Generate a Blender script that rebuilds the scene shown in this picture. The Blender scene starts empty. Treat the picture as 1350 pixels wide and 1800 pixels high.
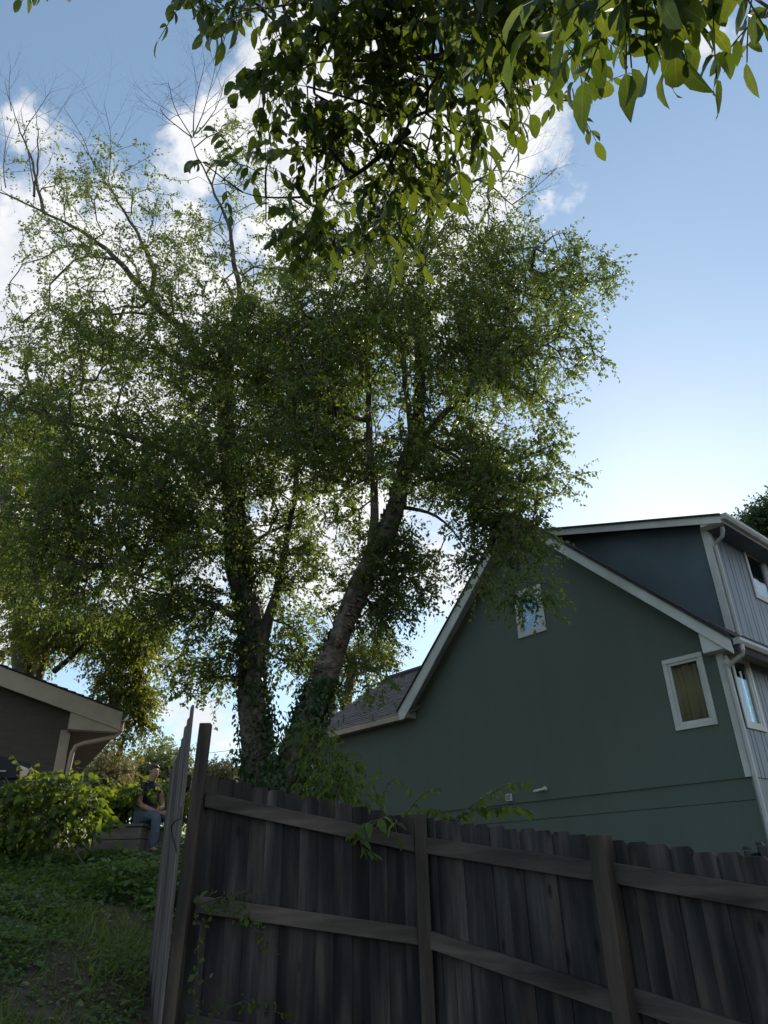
import bpy, math, random
import numpy as np
from mathutils import Vector, Matrix
rng = np.random.default_rng(7)
random.seed(7)
S = bpy.context.scene
COL = S.collection
# ------------------------------------------------------------------ camera
FPX = 1228.5
TH, RO = math.radians(27.69), math.radians(-1.42)
CAM = np.array([0, 0, 1.6])
Fv = np.array([0, math.cos(TH), math.sin(TH)])
U0 = np.array([0, -math.sin(TH), math.cos(TH)])
R0 = np.array([1., 0, 0])
Rv = math.cos(RO) * R0 + math.sin(RO) * U0
Uv = -math.sin(RO) * R0 + math.cos(RO) * U0
cam = bpy.data.objects.new('camera', bpy.data.cameras.new('camera'))
COL.objects.link(cam)
cam.data.sensor_fit = 'VERTICAL'
cam.data.sensor_height = 24
cam.data.lens = 24 * FPX / 1800
cam.data.clip_start = 0.05
cam.data.clip_end = 2000
cam.matrix_world = Matrix(((Rv[0], Uv[0], -Fv[0], 0), (Rv[1], Uv[1], -Fv[1], 0), (Rv[2], Uv[2], -Fv[2], 1.6), (0, 0, 0, 1)))
S.camera = cam
# ------------------------------------------------------------------ world, sun, exposure
SUN_EL, SUN_AZ = math.radians(22.3), math.radians(24.0)      # azimuth clockwise from +Y
SKY_STRENGTH = 0.15
def ray(x, y):
    return Fv * FPX + Rv * (x - 675) - Uv * (y - 900)
W = bpy.data.worlds.new('World')
S.world = W
W.use_nodes = True
nt = W.node_tree
nt.nodes.clear()
def N(nt, t, **k):
    n = nt.nodes.new(t)
    for a, b in k.items():
        if a == 'inp':
            for i, v in b.items():
                n.inputs[i].default_value = v
        else:
            setattr(n, a, b)
    return n
def Lk(nt, a, b): nt.links.new(a, b)
def Mth(nt, op, a, b=None, c=None, clamp=False):
    n = nt.nodes.new('ShaderNodeMath'); n.operation = op; n.use_clamp = clamp
    for i, v in enumerate((a, b, c)):
        if v is None: continue
        if isinstance(v, (int, float)): n.inputs[i].default_value = v
        else: nt.links.new(v, n.inputs[i])
    return n.outputs[0]
sky = N(nt, 'ShaderNodeTexSky', sky_type='NISHITA', sun_disc=False, sun_elevation=SUN_EL, sun_rotation=SUN_AZ,
        air_density=1.0, dust_density=0.28, ozone_density=1.6, altitude=200)
tc = N(nt, 'ShaderNodeTexCoord')
n1 = N(nt, 'ShaderNodeTexNoise', inp={'Scale': 6.5, 'Detail': 12.0, 'Roughness': 0.6})
n2 = N(nt, 'ShaderNodeTexNoise', inp={'Scale': 1.7, 'Detail': 3.0, 'Roughness': 0.5})
n3 = N(nt, 'ShaderNodeTexNoise', inp={'Scale': 9.0, 'Detail': 8.0, 'Roughness': 0.6})
for n in (n1, n2, n3): Lk(nt, tc.outputs['Generated'], n.inputs['Vector'])
# (picture-free description: unit direction to each cloud bank, angular radius, density)
CLOUDS = [(650, 340, 13, 1.0), (800, 330, 10.0, 1.0), (870, 270, 6.5, 1.0), (480, 185, 4.6, .8), (365, 255, 4.2, .85), (110, 350, 4.6, .4), (190, 420, 6.0, .6),
          (45, 215, 3.0, .35), (1215, 70, 5, .36), (30, 640, 12, .75), (250, 640, 14, .9),
          (300, 1000, 18, .4), (620, 900, 16, .55), (60, 1000, 14, .4)]
acc = None
for (x, y, rdeg, dens) in CLOUDS:
    d = ray(x, y); d = d / np.linalg.norm(d)
    dp = N(nt, 'ShaderNodeVectorMath', operation='DOT_PRODUCT')
    Lk(nt, tc.outputs['Generated'], dp.inputs[0]); dp.inputs[1].default_value = tuple(d)
    ang = Mth(nt, 'ARCCOSINE', dp.outputs['Value'])
    v = Mth(nt, 'DIVIDE', ang, math.radians(rdeg))
    v = Mth(nt, 'SUBTRACT', 1.0, v)
    v = Mth(nt, 'MAXIMUM', v, -1.0)
    v = Mth(nt, 'MULTIPLY_ADD', v, 0.9 , (dens - 1) * .55)
    acc = v if acc is None else Mth(nt, 'MAXIMUM', acc, v)
gen = Mth(nt, 'MULTIPLY_ADD', n2.outputs['Fac'], 2.6, -1.38)     # scattered cloud over the rest of the sky
# the part of the sky in view is clear apart from the banks listed above
dr = ray(700, 700); dr = dr / np.linalg.norm(dr)
dp = N(nt, 'ShaderNodeVectorMath', operation='DOT_PRODUCT'); Lk(nt, tc.outputs['Generated'], dp.inputs[0]); dp.inputs[1].default_value = tuple(dr)
clr = Mth(nt, 'MULTIPLY_ADD', dp.outputs['Value'], -5.0, 3.3)
gen = Mth(nt, 'MINIMUM', gen, clr)
acc = Mth(nt, 'MAXIMUM', acc, gen)
nz = Mth(nt, 'MULTIPLY_ADD', n1.outputs['Fac'], 3.0, -1.5)
m = Mth(nt, 'ADD', acc, nz)
mr = N(nt, 'ShaderNodeMapRange', interpolation_type='SMOOTHSTEP', inp={'From Min': -0.02, 'From Max': 0.42})
Lk(nt, m, mr.inputs['Value'])
cr = N(nt, 'ShaderNodeValToRGB')
cr.color_ramp.elements[0].position = .3; cr.color_ramp.elements[0].color = (5.2, 5.45, 5.9, 1)
cr.color_ramp.elements[1].position = .62; cr.color_ramp.elements[1].color = (7.6, 7.5, 7.35, 1)
Lk(nt, n3.outputs['Fac'], cr.inputs['Fac'])
# thin veil of high cloud
veil = N(nt, 'ShaderNodeMapRange', inp={'From Min': 0.5, 'From Max': 0.9, 'To Min': 0.0, 'To Max': 0.12})
Lk(nt, n2.outputs['Fac'], veil.inputs['Value'])
mk = Mth(nt, 'MAXIMUM', mr.outputs['Result'], veil.outputs['Result'])
mk = Mth(nt, 'MULTIPLY', mk, 0.96)
gm = N(nt, 'ShaderNodeGamma', inp={'Gamma': 0.65}); Lk(nt, sky.outputs[0], gm.inputs[0])     # the phone camera's soft tone response to the sky
tn_ = N(nt, 'ShaderNodeMix', data_type='RGBA', blend_type='MULTIPLY'); tn_.inputs[0].default_value = 1; tn_.inputs[7].default_value = (1.86, 2.10, 2.22, 1); Lk(nt, gm.outputs[0], tn_.inputs[6])
mx = N(nt, 'ShaderNodeMix', data_type='RGBA')
Lk(nt, mk, mx.inputs[0]); Lk(nt, tn_.outputs[2], mx.inputs[6]); Lk(nt, cr.outputs[0], mx.inputs[7])
bg = N(nt, 'ShaderNodeBackground', inp={'Strength': SKY_STRENGTH})
wo = N(nt, 'ShaderNodeOutputWorld')
Lk(nt, mx.outputs[2], bg.inputs[0]); Lk(nt, bg.outputs[0], wo.inputs[0])
sl = bpy.data.lights.new('sun', 'SUN'); sl.energy = 4.6; sl.angle = math.radians(0.53); sl.color = (1, .92, .78)
so = bpy.data.objects.new('sun', sl); COL.objects.link(so)
sd = Vector((math.sin(SUN_AZ) * math.cos(SUN_EL), math.cos(SUN_AZ) * math.cos(SUN_EL), math.sin(SUN_EL)))
so.rotation_euler = sd.to_track_quat('Z', 'Y').to_euler(); so.location = (10, 20, 30)
S.view_settings.view_transform = 'Standard'
S.view_settings.look = 'None'
S.view_settings.gamma = 1
S.view_settings.use_curve_mapping = False
S.view_settings.exposure = 0.0
S.cycles.max_bounces = 8
S.cycles.diffuse_bounces = 4
S.cycles.transmission_bounces = 6
S.cycles.use_denoising = True
S.cycles.sample_clamp_indirect = 8
# ------------------------------------------------------------------ geometry of the view
def atY(x, y, Y):
    d = ray(x, y); return CAM + d * Y / d[1]
def atD(x, y, D):
    d = ray(x, y); return CAM + d * D / np.linalg.norm(d)
def onplane(x, y, P0, n):
    d = ray(x, y); return CAM + d * (np.dot(P0 - CAM, n) / np.dot(d, n))
def depth(p): return float(np.dot(np.asarray(p) - CAM, Fv))
# ------------------------------------------------------------------ materials
MATS = {}
def nodes_mat(name):
    m = bpy.data.materials.new(name); m.use_nodes = True
    MATS[name] = m
    return m, m.node_tree, m.node_tree.nodes['Principled BSDF']
def rgb(c): return (c[0], c[1], c[2], 1)
def mat(name, c1, c2=None, scale=8, stretch=(1, 1, 1), rough=.75, bump=.2, bscale=None, rand=0.0, spec=.4, detail=6, c3=None, coord='Object', wave=None, dist=.01, metal=0, blotch=(.82, 1.15), bst=None, knots=False, groove=None):
    m, nt, p = nodes_mat(name)
    p.inputs['Roughness'].default_value = rough
    p.inputs['Specular IOR Level'].default_value = spec
    p.inputs['Metallic'].default_value = metal
    c2 = c2 or tuple(v * .7 for v in c1)
    tc = N(nt, 'ShaderNodeTexCoord'); mp = N(nt, 'ShaderNodeMapping'); mp.inputs['Scale'].default_value = stretch
    oi = N(nt, 'ShaderNodeObjectInfo')
    ad = N(nt, 'ShaderNodeVectorMath', operation='ADD'); cm = N(nt, 'ShaderNodeCombineXYZ')
    r9 = Mth(nt, 'MULTIPLY', oi.outputs['Random'], 37.0 if rand else 0.0)
    for i in range(3): Lk(nt, r9, cm.inputs[i])
    Lk(nt, tc.outputs[coord], ad.inputs[0]); Lk(nt, cm.outputs[0], ad.inputs[1]); Lk(nt, ad.outputs[0], mp.inputs[0])
    no = N(nt, 'ShaderNodeTexNoise', inp={'Scale': scale, 'Detail': detail, 'Roughness': .6}); Lk(nt, mp.outputs[0], no.inputs['Vector'])
    cr = N(nt, 'ShaderNodeValToRGB'); e = cr.color_ramp.elements
    e[0].position = .3; e[0].color = rgb(c2); e[1].position = .7; e[1].color = rgb(c1)
    if c3:
        q = e.new(.5); q.color = rgb(c3)
    Lk(nt, no.outputs['Fac'], cr.inputs[0])
    hs = N(nt, 'ShaderNodeHueSaturation')
    v = Mth(nt, 'MULTIPLY_ADD', oi.outputs['Random'], rand, 1 - rand / 2); Lk(nt, v, hs.inputs['Value'])
    Lk(nt, cr.outputs[0], hs.inputs['Color'])
    col = hs.outputs[0]
    big = N(nt, 'ShaderNodeTexNoise', inp={'Scale': 1.1 if not bst else 1.0, 'Detail': 3.0})
    mp2 = N(nt, 'ShaderNodeMapping'); mp2.inputs['Scale'].default_value = bst or (1, 1, 1); Lk(nt, ad.outputs[0], mp2.inputs[0]); Lk(nt, mp2.outputs[0], big.inputs['Vector'])
    bm = N(nt, 'ShaderNodeMapRange', inp={'From Min': .3, 'From Max': .7, 'To Min': blotch[0], 'To Max': blotch[1]}); Lk(nt, big.outputs['Fac'], bm.inputs[0])
    hs2 = N(nt, 'ShaderNodeHueSaturation'); Lk(nt, bm.outputs[0], hs2.inputs['Value']); Lk(nt, col, hs2.inputs['Color'])
    fin = hs2.outputs[0]
    if knots:
        mk_ = N(nt, 'ShaderNodeMapping'); mk_.inputs['Scale'].default_value = (6, 6, 2.4); Lk(nt, ad.outputs[0], mk_.inputs[0])
        vo = N(nt, 'ShaderNodeTexVoronoi', inp={'Scale': 1.0}); Lk(nt, mk_.outputs[0], vo.inputs['Vector'])
        kr = N(nt, 'ShaderNodeMapRange', inp={'From Min': .05, 'From Max': .15, 'To Min': .25, 'To Max': 1.0}); Lk(nt, vo.outputs['Distance'], kr.inputs[0])
        hs3 = N(nt, 'ShaderNodeHueSaturation'); Lk(nt, kr.outputs[0], hs3.inputs['Value']); Lk(nt, fin, hs3.inputs['Color']); fin = hs3.outputs[0]
    Lk(nt, fin, p.inputs['Base Color'])
    bn = N(nt, 'ShaderNodeTexNoise', inp={'Scale': bscale or scale * 3, 'Detail': 6.0, 'Roughness': .65}); Lk(nt, mp.outputs[0], bn.inputs['Vector'])
    h = bn.outputs['Fac']
    if groove:
        dpn = N(nt, 'ShaderNodeVectorMath', operation='DOT_PRODUCT'); Lk(nt, tc.outputs['Object'], dpn.inputs[0]); dpn.inputs[1].default_value = (-math.sin(math.radians(41.7)), math.cos(math.radians(41.7)), 0)
        fr_ = Mth(nt, 'FRACT', Mth(nt, 'DIVIDE', dpn.outputs['Value'], groove))
        g_ = Mth(nt, 'GREATER_THAN', fr_, .09)
        h = Mth(nt, 'MULTIPLY_ADD', g_, 1.6, h)
    bu = N(nt, 'ShaderNodeBump', inp={'Strength': bump, 'Distance': dist}); Lk(nt, h, bu.inputs['Height'])
    Lk(nt, bu.outputs[0], p.inputs['Normal'])
    return m
def leafmat(name, c1, c2, trans=.45, tcol=None, rough=.5, spec=.3, byobj=False):
    m, nt, p = nodes_mat(name)
    p.inputs['Roughness'].default_value = rough; p.inputs['Specular IOR Level'].default_value = spec
    if byobj:
        f = N(nt, 'ShaderNodeObjectInfo').outputs['Random']
    else:
        f = N(nt, 'ShaderNodeAttribute', attribute_name='tint').outputs['Fac']
    mx = N(nt, 'ShaderNodeMix', data_type='RGBA'); mx.inputs[6].default_value = rgb(c1); mx.inputs[7].default_value = rgb(c2); Lk(nt, f, mx.inputs[0])
    if byobj:      # midrib and side veins of a single leaf
        tc = N(nt, 'ShaderNodeTexCoord'); sx = N(nt, 'ShaderNodeSeparateXYZ'); Lk(nt, tc.outputs['Object'], sx.inputs[0])
        ay = Mth(nt, 'ABSOLUTE', sx.outputs[1])
        rib = Mth(nt, 'LESS_THAN', ay, .012)
        sv = Mth(nt, 'FRACT', Mth(nt, 'MULTIPLY', Mth(nt, 'MULTIPLY_ADD', ay, -.8, sx.outputs[0]), 11.0))
        sv = Mth(nt, 'MULTIPLY', Mth(nt, 'LESS_THAN', sv, .13), .5)
        vv_ = Mth(nt, 'MAXIMUM', rib, sv)
        no = N(nt, 'ShaderNodeTexNoise', inp={'Scale': 4.0, 'Detail': 4.0}); Lk(nt, tc.outputs['Object'], no.inputs['Vector'])
        val = Mth(nt, 'ADD', Mth(nt, 'MULTIPLY_ADD', vv_, .45, .65), Mth(nt, 'MULTIPLY', no.outputs['Fac'], .7))
        hv = N(nt, 'ShaderNodeHueSaturation'); Lk(nt, val, hv.inputs['Value']); Lk(nt, mx.outputs[2], hv.inputs['Color'])
        mx = N(nt, 'ShaderNodeMix', data_type='RGBA'); mx.inputs[0].default_value = 0; Lk(nt, hv.outputs[0], mx.inputs[6])
        bu = N(nt, 'ShaderNodeBump', inp={'Strength': .5, 'Distance': .02}); Lk(nt, vv_, bu.inputs['Height']); Lk(nt, bu.outputs[0], p.inputs['Normal'])
    Lk(nt, mx.outputs[2], p.inputs['Base Color'])
    tr = N(nt, 'ShaderNodeBsdfTranslucent')
    hs = N(nt, 'ShaderNodeMix', data_type='RGBA', blend_type='MULTIPLY'); hs.inputs[0].default_value = 1
    hs.inputs[7].default_value = rgb(tcol or (2.4, 2.2, .8)); Lk(nt, mx.outputs[2], hs.inputs[6]); Lk(nt, hs.outputs[2], tr.inputs[0])
    ms = N(nt, 'ShaderNodeMixShader'); ms.inputs[0].default_value = trans
    Lk(nt, p.outputs[0], ms.inputs[1]); Lk(nt, tr.outputs[0], ms.inputs[2])
    Lk(nt, ms.outputs[0], nt.nodes['Material Output'].inputs[0])
    return m
leafmat('birch_leaf', (.035, .058, .026), (.098, .125, .046), .52, (3.35, 3.2, 1.0), rough=.42)
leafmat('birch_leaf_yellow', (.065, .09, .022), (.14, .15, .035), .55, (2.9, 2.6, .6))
leafmat('ash_leaf', (.032, .056, .02), (.06, .085, .03), .45, (3.6, 3.1, .7), rough=.42, byobj=False)
leafmat('ash_leaf_single', (.032, .056, .02), (.06, .085, .03), .45, (3.6, 3.1, .7), rough=.42, byobj=True)
leafmat('bush_leaf', (.045, .08, .025), (.10, .14, .035), .52, (3.2, 2.7, .5), rough=.45)
leafmat('bush_leaf_single', (.045, .08, .025), (.10, .14, .035), .52, (3.2, 2.7, .5), rough=.45, byobj=True)
leafmat('ivy_leaf', (.025, .055, .02), (.055, .09, .03), .3, rough=.4)
leafmat('weed_leaf', (.055, .11, .035), (.12, .18, .06), .4, rough=.5)
leafmat('grass_blade', (.07, .125, .03), (.16, .19, .07), .45, rough=.6)
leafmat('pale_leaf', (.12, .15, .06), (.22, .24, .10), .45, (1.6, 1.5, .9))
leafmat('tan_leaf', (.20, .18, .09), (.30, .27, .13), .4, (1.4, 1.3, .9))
mat('bark', (.17, .135, .105), (.05, .038, .03), scale=7, stretch=(1, 1, .45), bump=.9, bscale=18, dist=.03, c3=(.10, .075, .06))
mat('birch_bark', (.27, .21, .175), (.035, .027, .022), scale=5, stretch=(1, 1, 1.6), bump=1, bscale=11, dist=.07, c3=(.12, .09, .072), detail=10)
mat('twig', (.09, .07, .055), (.05, .038, .03), scale=20, bump=.1)
mat('fence_wood', (.104, .080, .064), (.014, .013, .014), scale=9, stretch=(1, 1, .09), rough=.8, bump=.7, bscale=30, rand=.5, dist=.005, c3=(.042, .036, .033), spec=.25, blotch=(.4, 1.35), bst=(5, 5, 1.0), knots=True)
mat('rail_wood', (.13, .10, .08), (.036, .030, .026), scale=9, stretch=(.09, .09, 1), rough=.8, bump=.9, bscale=30, rand=.35, dist=.006, spec=.25, blotch=(.5, 1.3), bst=(1.5, 1.5, 6))
mat('post_wood', (.12, .088, .066), (.03, .024, .02), scale=8, stretch=(1, 1, .09), rough=.8, bump=.7, bscale=28, rand=.3, dist=.006, spec=.25, blotch=(.5, 1.3), bst=(5, 5, 1))
mat('gate_wood', (.21, .165, .145), (.05, .044, .043), scale=9, stretch=(1, 1, .08), rough=.8, bump=.7, bscale=28, rand=.7, dist=.006, spec=.25, blotch=(.5, 1.4), bst=(6, 6, .9))
mat('green_wall', (.116, .144, .114), (.109, .135, .107), scale=3, stretch=(1, 1, .15), rough=.72, bump=.15, bscale=60, spec=.35, blotch=(.95, 1.04), bst=(1.5, 1.5, .3), groove=.102)
mat('slate_wall', (.105, .135, .155), (.098, .126, .145), scale=3, stretch=(1, 1, .15), rough=.72, bump=.15, bscale=60, spec=.35, groove=.102)
mat('side_wall', (.17, .20, .225), (.12, .145, .17), scale=5, stretch=(1, 1, .12), rough=.45, bump=.3, bscale=40, spec=.5)
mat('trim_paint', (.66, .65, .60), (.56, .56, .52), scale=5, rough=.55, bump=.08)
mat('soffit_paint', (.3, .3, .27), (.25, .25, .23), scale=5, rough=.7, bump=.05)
mat('gutter_metal', (.46, .46, .44), (.38, .38, .37), scale=4, rough=.4, bump=.03)
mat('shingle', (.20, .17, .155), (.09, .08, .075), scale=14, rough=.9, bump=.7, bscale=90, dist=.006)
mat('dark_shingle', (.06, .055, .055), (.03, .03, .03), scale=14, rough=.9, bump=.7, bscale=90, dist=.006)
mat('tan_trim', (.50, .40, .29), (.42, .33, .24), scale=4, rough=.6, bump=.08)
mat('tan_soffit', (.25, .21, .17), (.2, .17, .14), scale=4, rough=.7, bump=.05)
mat('dirt', (.13, .10, .07), (.045, .035, .026), scale=5, rough=.95, bump=.8, bscale=30, dist=.03, coord='Object', c3=(.08, .062, .045))
mat('lawn_far', (.07, .10, .03), (.04, .06, .02), scale=2, rough=.95, bump=.5)
mat('planter_wood', (.30, .25, .20), (.12, .10, .08), scale=7, stretch=(.15, .15, 1), rough=.85, bump=.5, rand=.3)
mat('black_plastic', (.02, .02, .022), (.014, .014, .016), scale=6, rough=.75, bump=.03)
mat('black_metal', (.012, .012, .013), (.008, .008, .009), scale=6, rough=.4, bump=.03)
mat('stone', (.5, .48, .44), (.32, .3, .28), scale=14, rough=.85, bump=.4)
mat('white_paint', (.62, .64, .66), (.5, .52, .55), scale=5, rough=.6, bump=.1)
mat('skin', (.50, .28, .19), (.42, .22, .15), scale=12, rough=.55, bump=.05)
mat('navy_cloth', (.025, .03, .06), (.018, .02, .04), scale=40, rough=.9, bump=.3)
mat('denim', (.13, .16, .20), (.07, .09, .125), scale=22, rough=.9, bump=.3)
mat('hair', (.10, .045, .02), (.05, .022, .012), scale=60, rough=.5, bump=.5)
mat('shoe', (.05, .045, .04), (.03, .03, .03), scale=20, rough=.6)
mat('curtain', (.78, .56, .38), (.6, .43, .29), scale=7, stretch=(1, 1, .1), rough=.95, bump=.3, bscale=9, dist=.05)
mat('dark_room', (.03, .03, .028), (.02, .02, .018), scale=3, rough=.9)
mat('wire', (.02, .02, .02), (.015, .015, .015), scale=8, rough=.5)
def brick_mat():
    m, nt, p = nodes_mat('brick_wall')
    tc = N(nt, 'ShaderNodeTexCoord'); mp = N(nt, 'ShaderNodeMapping')
    b = N(nt, 'ShaderNodeTexBrick', inp={'Color1': rgb((.10, .075, .056)), 'Color2': rgb((.085, .064, .05)), 'Mortar': rgb((.10, .08, .063)), 'Scale': 1.0,
          'Mortar Size': .008, 'Brick Width': .21, 'Row Height': .075})
    Lk(nt, tc.outputs['UV'], b.inputs['Vector'])
    Lk(nt, b.outputs['Color'], p.inputs['Base Color'])
    bu = N(nt, 'ShaderNodeBump', inp={'Strength': .7, 'Distance': .01}); bu.invert = True
    Lk(nt, b.outputs['Fac'], bu.inputs['Height']); Lk(nt, bu.outputs[0], p.inputs['Normal'])
    p.inputs['Roughness'].default_value = .85
brick_mat()
def glass_mat():
    m, nt, p = nodes_mat('window_glass')
    nt.nodes.remove(p)
    g = N(nt, 'ShaderNodeBsdfGlossy', inp={'Roughness': .015, 'Color': (.9, .95, 1, 1)})
    t = N(nt, 'ShaderNodeBsdfTransparent', inp={'Color': (.85, .9, .88, 1)})
    fr = N(nt, 'ShaderNodeFresnel', inp={'IOR': 1.6})
    f = Mth(nt, 'MULTIPLY_ADD', fr.outputs[0], .85, .0, clamp=True)
    no = N(nt, 'ShaderNodeTexNoise', inp={'Scale': 2.2, 'Detail': 1.0}); tc = N(nt, 'ShaderNodeTexCoord'); Lk(nt, tc.outputs['Object'], no.inputs['Vector'])
    bu = N(nt, 'ShaderNodeBump', inp={'Strength': .12, 'Distance': .03}); Lk(nt, no.outputs['Fac'], bu.inputs['Height']); Lk(nt, bu.outputs[0], g.inputs['Normal'])
    ms = N(nt, 'ShaderNodeMixShader'); Lk(nt, f, ms.inputs[0]); Lk(nt, t.outputs[0], ms.inputs[1]); Lk(nt, g.outputs[0], ms.inputs[2])
    Lk(nt, ms.outputs[0], nt.nodes['Material Output'].inputs[0])
glass_mat()
# ------------------------------------------------------------------ object helpers
ORG = {}
def tag(o, label=None, cat=None, group=None, kind=None):
    if label: o['label'] = label
    if cat: o['category'] = cat
    if group: o['group'] = group
    if kind: o['kind'] = kind
    return o
def thing(name, loc, label, cat, group=None, kind=None):
    o = bpy.data.objects.new(name, None); o.empty_display_size = .2
    COL.objects.link(o); o.location = tuple(float(v) for v in loc)
    ORG[o.name] = np.array(loc, float)
    return tag(o, label, cat, group, kind)
def mesh_np(name, V, F, mt, smooth=False, tint=None):
    me = bpy.data.meshes.new(name)
    V = np.asarray(V, np.float32)
    if isinstance(F, np.ndarray):
        n, k = F.shape
        me.vertices.add(len(V)); me.vertices.foreach_set('co', V.ravel())
        me.loops.add(n * k); me.loops.foreach_set('vertex_index', F.astype(np.int32).ravel())
        me.polygons.add(n); me.polygons.foreach_set('loop_start', np.arange(0, n * k, k, dtype=np.int32))
        me.update(calc_edges=True)
    else:
        me.from_pydata([tuple(v) for v in V.tolist()], [], F); me.update()
    if mt: me.materials.append(MATS[mt])
    if smooth: me.polygons.foreach_set('use_smooth', [True] * len(me.polygons))
    if tint is not None:
        a = me.attributes.new('tint', 'FLOAT', 'POINT'); a.data.foreach_set('value', np.asarray(tint, np.float32))
    return me
def mk(name, V, F, mt, parent=None, smooth=False, tint=None, org=None, kind=None):
    """V in world coordinates"""
    V = np.asarray(V, float)
    if parent is not None: o0 = ORG[parent.name]
    elif org is not None: o0 = np.array(org, float)
    else: o0 = np.array([(V[:, 0].min() + V[:, 0].max()) / 2, (V[:, 1].min() + V[:, 1].max()) / 2, V[:, 2].min()])
    me = mesh_np(name, V - o0, F, mt, smooth, tint)
    o = bpy.data.objects.new(name, me); COL.objects.link(o)
    if parent is not None: o.parent = parent
    else: o.location = tuple(o0)
    ORG[o.name] = o0
    if kind: o['kind'] = kind
    return o
class MB:
    def __init__(s): s.V = []; s.F = []; s.n = 0
    def add(s, V, F):
        V = np.asarray(V, float)
        s.V.append(V); s.F += [tuple(i + s.n for i in f) for f in F]; s.n += len(V); return s
    def box(s, o, a, b, c):
        o, a, b, c = [np.asarray(v, float) for v in (o, a, b, c)]
        V = [o, o + a, o + a + b, o + b, o + c, o + a + c, o + a + b + c, o + b + c]
        F = [(0, 3, 2, 1), (4, 5, 6, 7), (0, 1, 5, 4), (1, 2, 6, 5), (2, 3, 7, 6), (3, 0, 4, 7)]
        if np.dot(np.cross(a, b), c) < 0: F = [f[::-1] for f in F]
        return s.add(V, F)
    def prism(s, poly, ext):
        poly = [np.asarray(p, float) for p in poly]; ext = np.asarray(ext, float); n = len(poly)
        V = poly + [p + ext for p in poly]
        F = [tuple(range(n))[::-1], tuple(range(n, 2 * n))] + [(i, (i + 1) % n, (i + 1) % n + n, i + n) for i in range(n)]
        nn = sum((np.cross(poly[i] - poly[0], poly[(i + 1) % n] - poly[0]) for i in range(1, n - 1)), np.zeros(3))
        if np.dot(nn, ext) < 0: F = [f[::-1] for f in F]
        return s.add(V, F)
    def tube(s, P, r, k=8, caps=True):
        P = [np.asarray(p, float) for p in P]; n = len(P)
        r = [r] * n if np.isscalar(r) else list(r)
        V = []; up = np.array([.13, .21, .97])
        for i in range(n):
            t = P[min(i + 1, n - 1)] - P[max(i - 1, 0)]; t /= np.linalg.norm(t) + 1e-9
            a = np.cross(t, up)
            if np.linalg.norm(a) < .15: a = np.cross(t, [1, 0, 0])
            a /= np.linalg.norm(a)
            if i and np.dot(a, pa) < 0: a = -a
            pa = a
            b = np.cross(t, a)
            for j in range(k):
                q = 2 * math.pi * j / k; V.append(P[i] + r[i] * (a * math.cos(q) + b * math.sin(q)))
        F = []
        for i in range(n - 1):
            for j in range(k):
                F.append((i * k + j, i * k + (j + 1) % k, (i + 1) * k + (j + 1) % k, (i + 1) * k + j))
        if caps: F += [tuple(range(k))[::-1], tuple((n - 1) * k + j for j in range(k))]
        return s.add(V, F)
    def build(s, name, mt, parent=None, smooth=False, **k):
        return mk(name, np.concatenate(s.V), s.F, mt, parent, smooth, **k)
def bevel(o, w=.006, seg=1):
    m = o.modifiers.new('bevel', 'BEVEL'); m.width = w; m.segments = seg; m.limit_method = 'ANGLE'
    return o
# ------------------------------------------------------------------ terrain
CP = np.array([(0, 0, .05), (3, 0, -.2), (-3, 0, .3), (0, 3, .1), (-2, 4, .62), (-4.5, 4, .95), (-1.5, 6.2, .55), (-2.4, 6.5, .93), (-3, 8, 1.3), (-5, 8, 1.62),
    (-3.6, 11.3, 1.82), (-4.5, 11.5, 1.9), (-3.5, 12.4, 1.98), (-6, 13, 2.2), (-10, 14, 2.5), (.23, 6.2, .22), (1.34, 4.9, -.02), (2.5, 3.6, -.3), (6, 12, .2), (3, 10, .3),
    (-1.9, 10.5, 1.55), (-1.2, 9.5, 1.35), (-3, 20, 2.0), (5, 20, .8), (-15, 30, 2.4), (15, 25, .8), (0, -12, -.4), (-12, 2, 1.4), (12, 4, -.6), (-10, 60, 2.2), (30, 50, .6)], float)
def _rb(a, b): return np.sqrt(((a[:, None, :2] - b[None, :, :2]) ** 2).sum(-1) + .3)
_w = np.linalg.solve(_rb(CP, CP), CP[:, 2] - 1.0)
def gz(x, y):
    q = np.stack([np.atleast_1d(np.asarray(x, float)), np.atleast_1d(np.asarray(y, float))], 1)
    c = q.copy(); rr = np.hypot(c[:, 0], c[:, 1]); k = np.minimum(1, 60 / np.maximum(rr, 1e-6)); c *= k[:, None]
    z = 1.0 + _rb(c, CP) @ _w
    z += .035 * np.sin(q[:, 0] * 3.1 + 1.3 * np.sin(q[:, 1] * 2.2)) * np.cos(q[:, 1] * 2.7 + q[:, 0]) * (rr < 40)
    return z
def gz1(x, y): return float(gz(x, y)[0])
g = np.sinh(np.linspace(-5.2, 5.2, 190)) / math.sinh(5.2) * 900
gx, gy = np.meshgrid(g - 1.5, g + 7)
V = np.stack([gx.ravel(), gy.ravel(), gz(gx.ravel(), gy.ravel())], 1)
n = 190
idx = np.arange(n * n).reshape(n, n)
Fq = np.stack([idx[:-1, :-1].ravel(), idx[:-1, 1:].ravel(), idx[1:, 1:].ravel(), idx[1:, :-1].ravel()], 1)
tag(mk('ground', V, Fq, 'dirt', smooth=True, org=(0, 0, 0)), 'bare brown earth sloping up to the left under weeds and grass', kind='structure')
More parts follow.
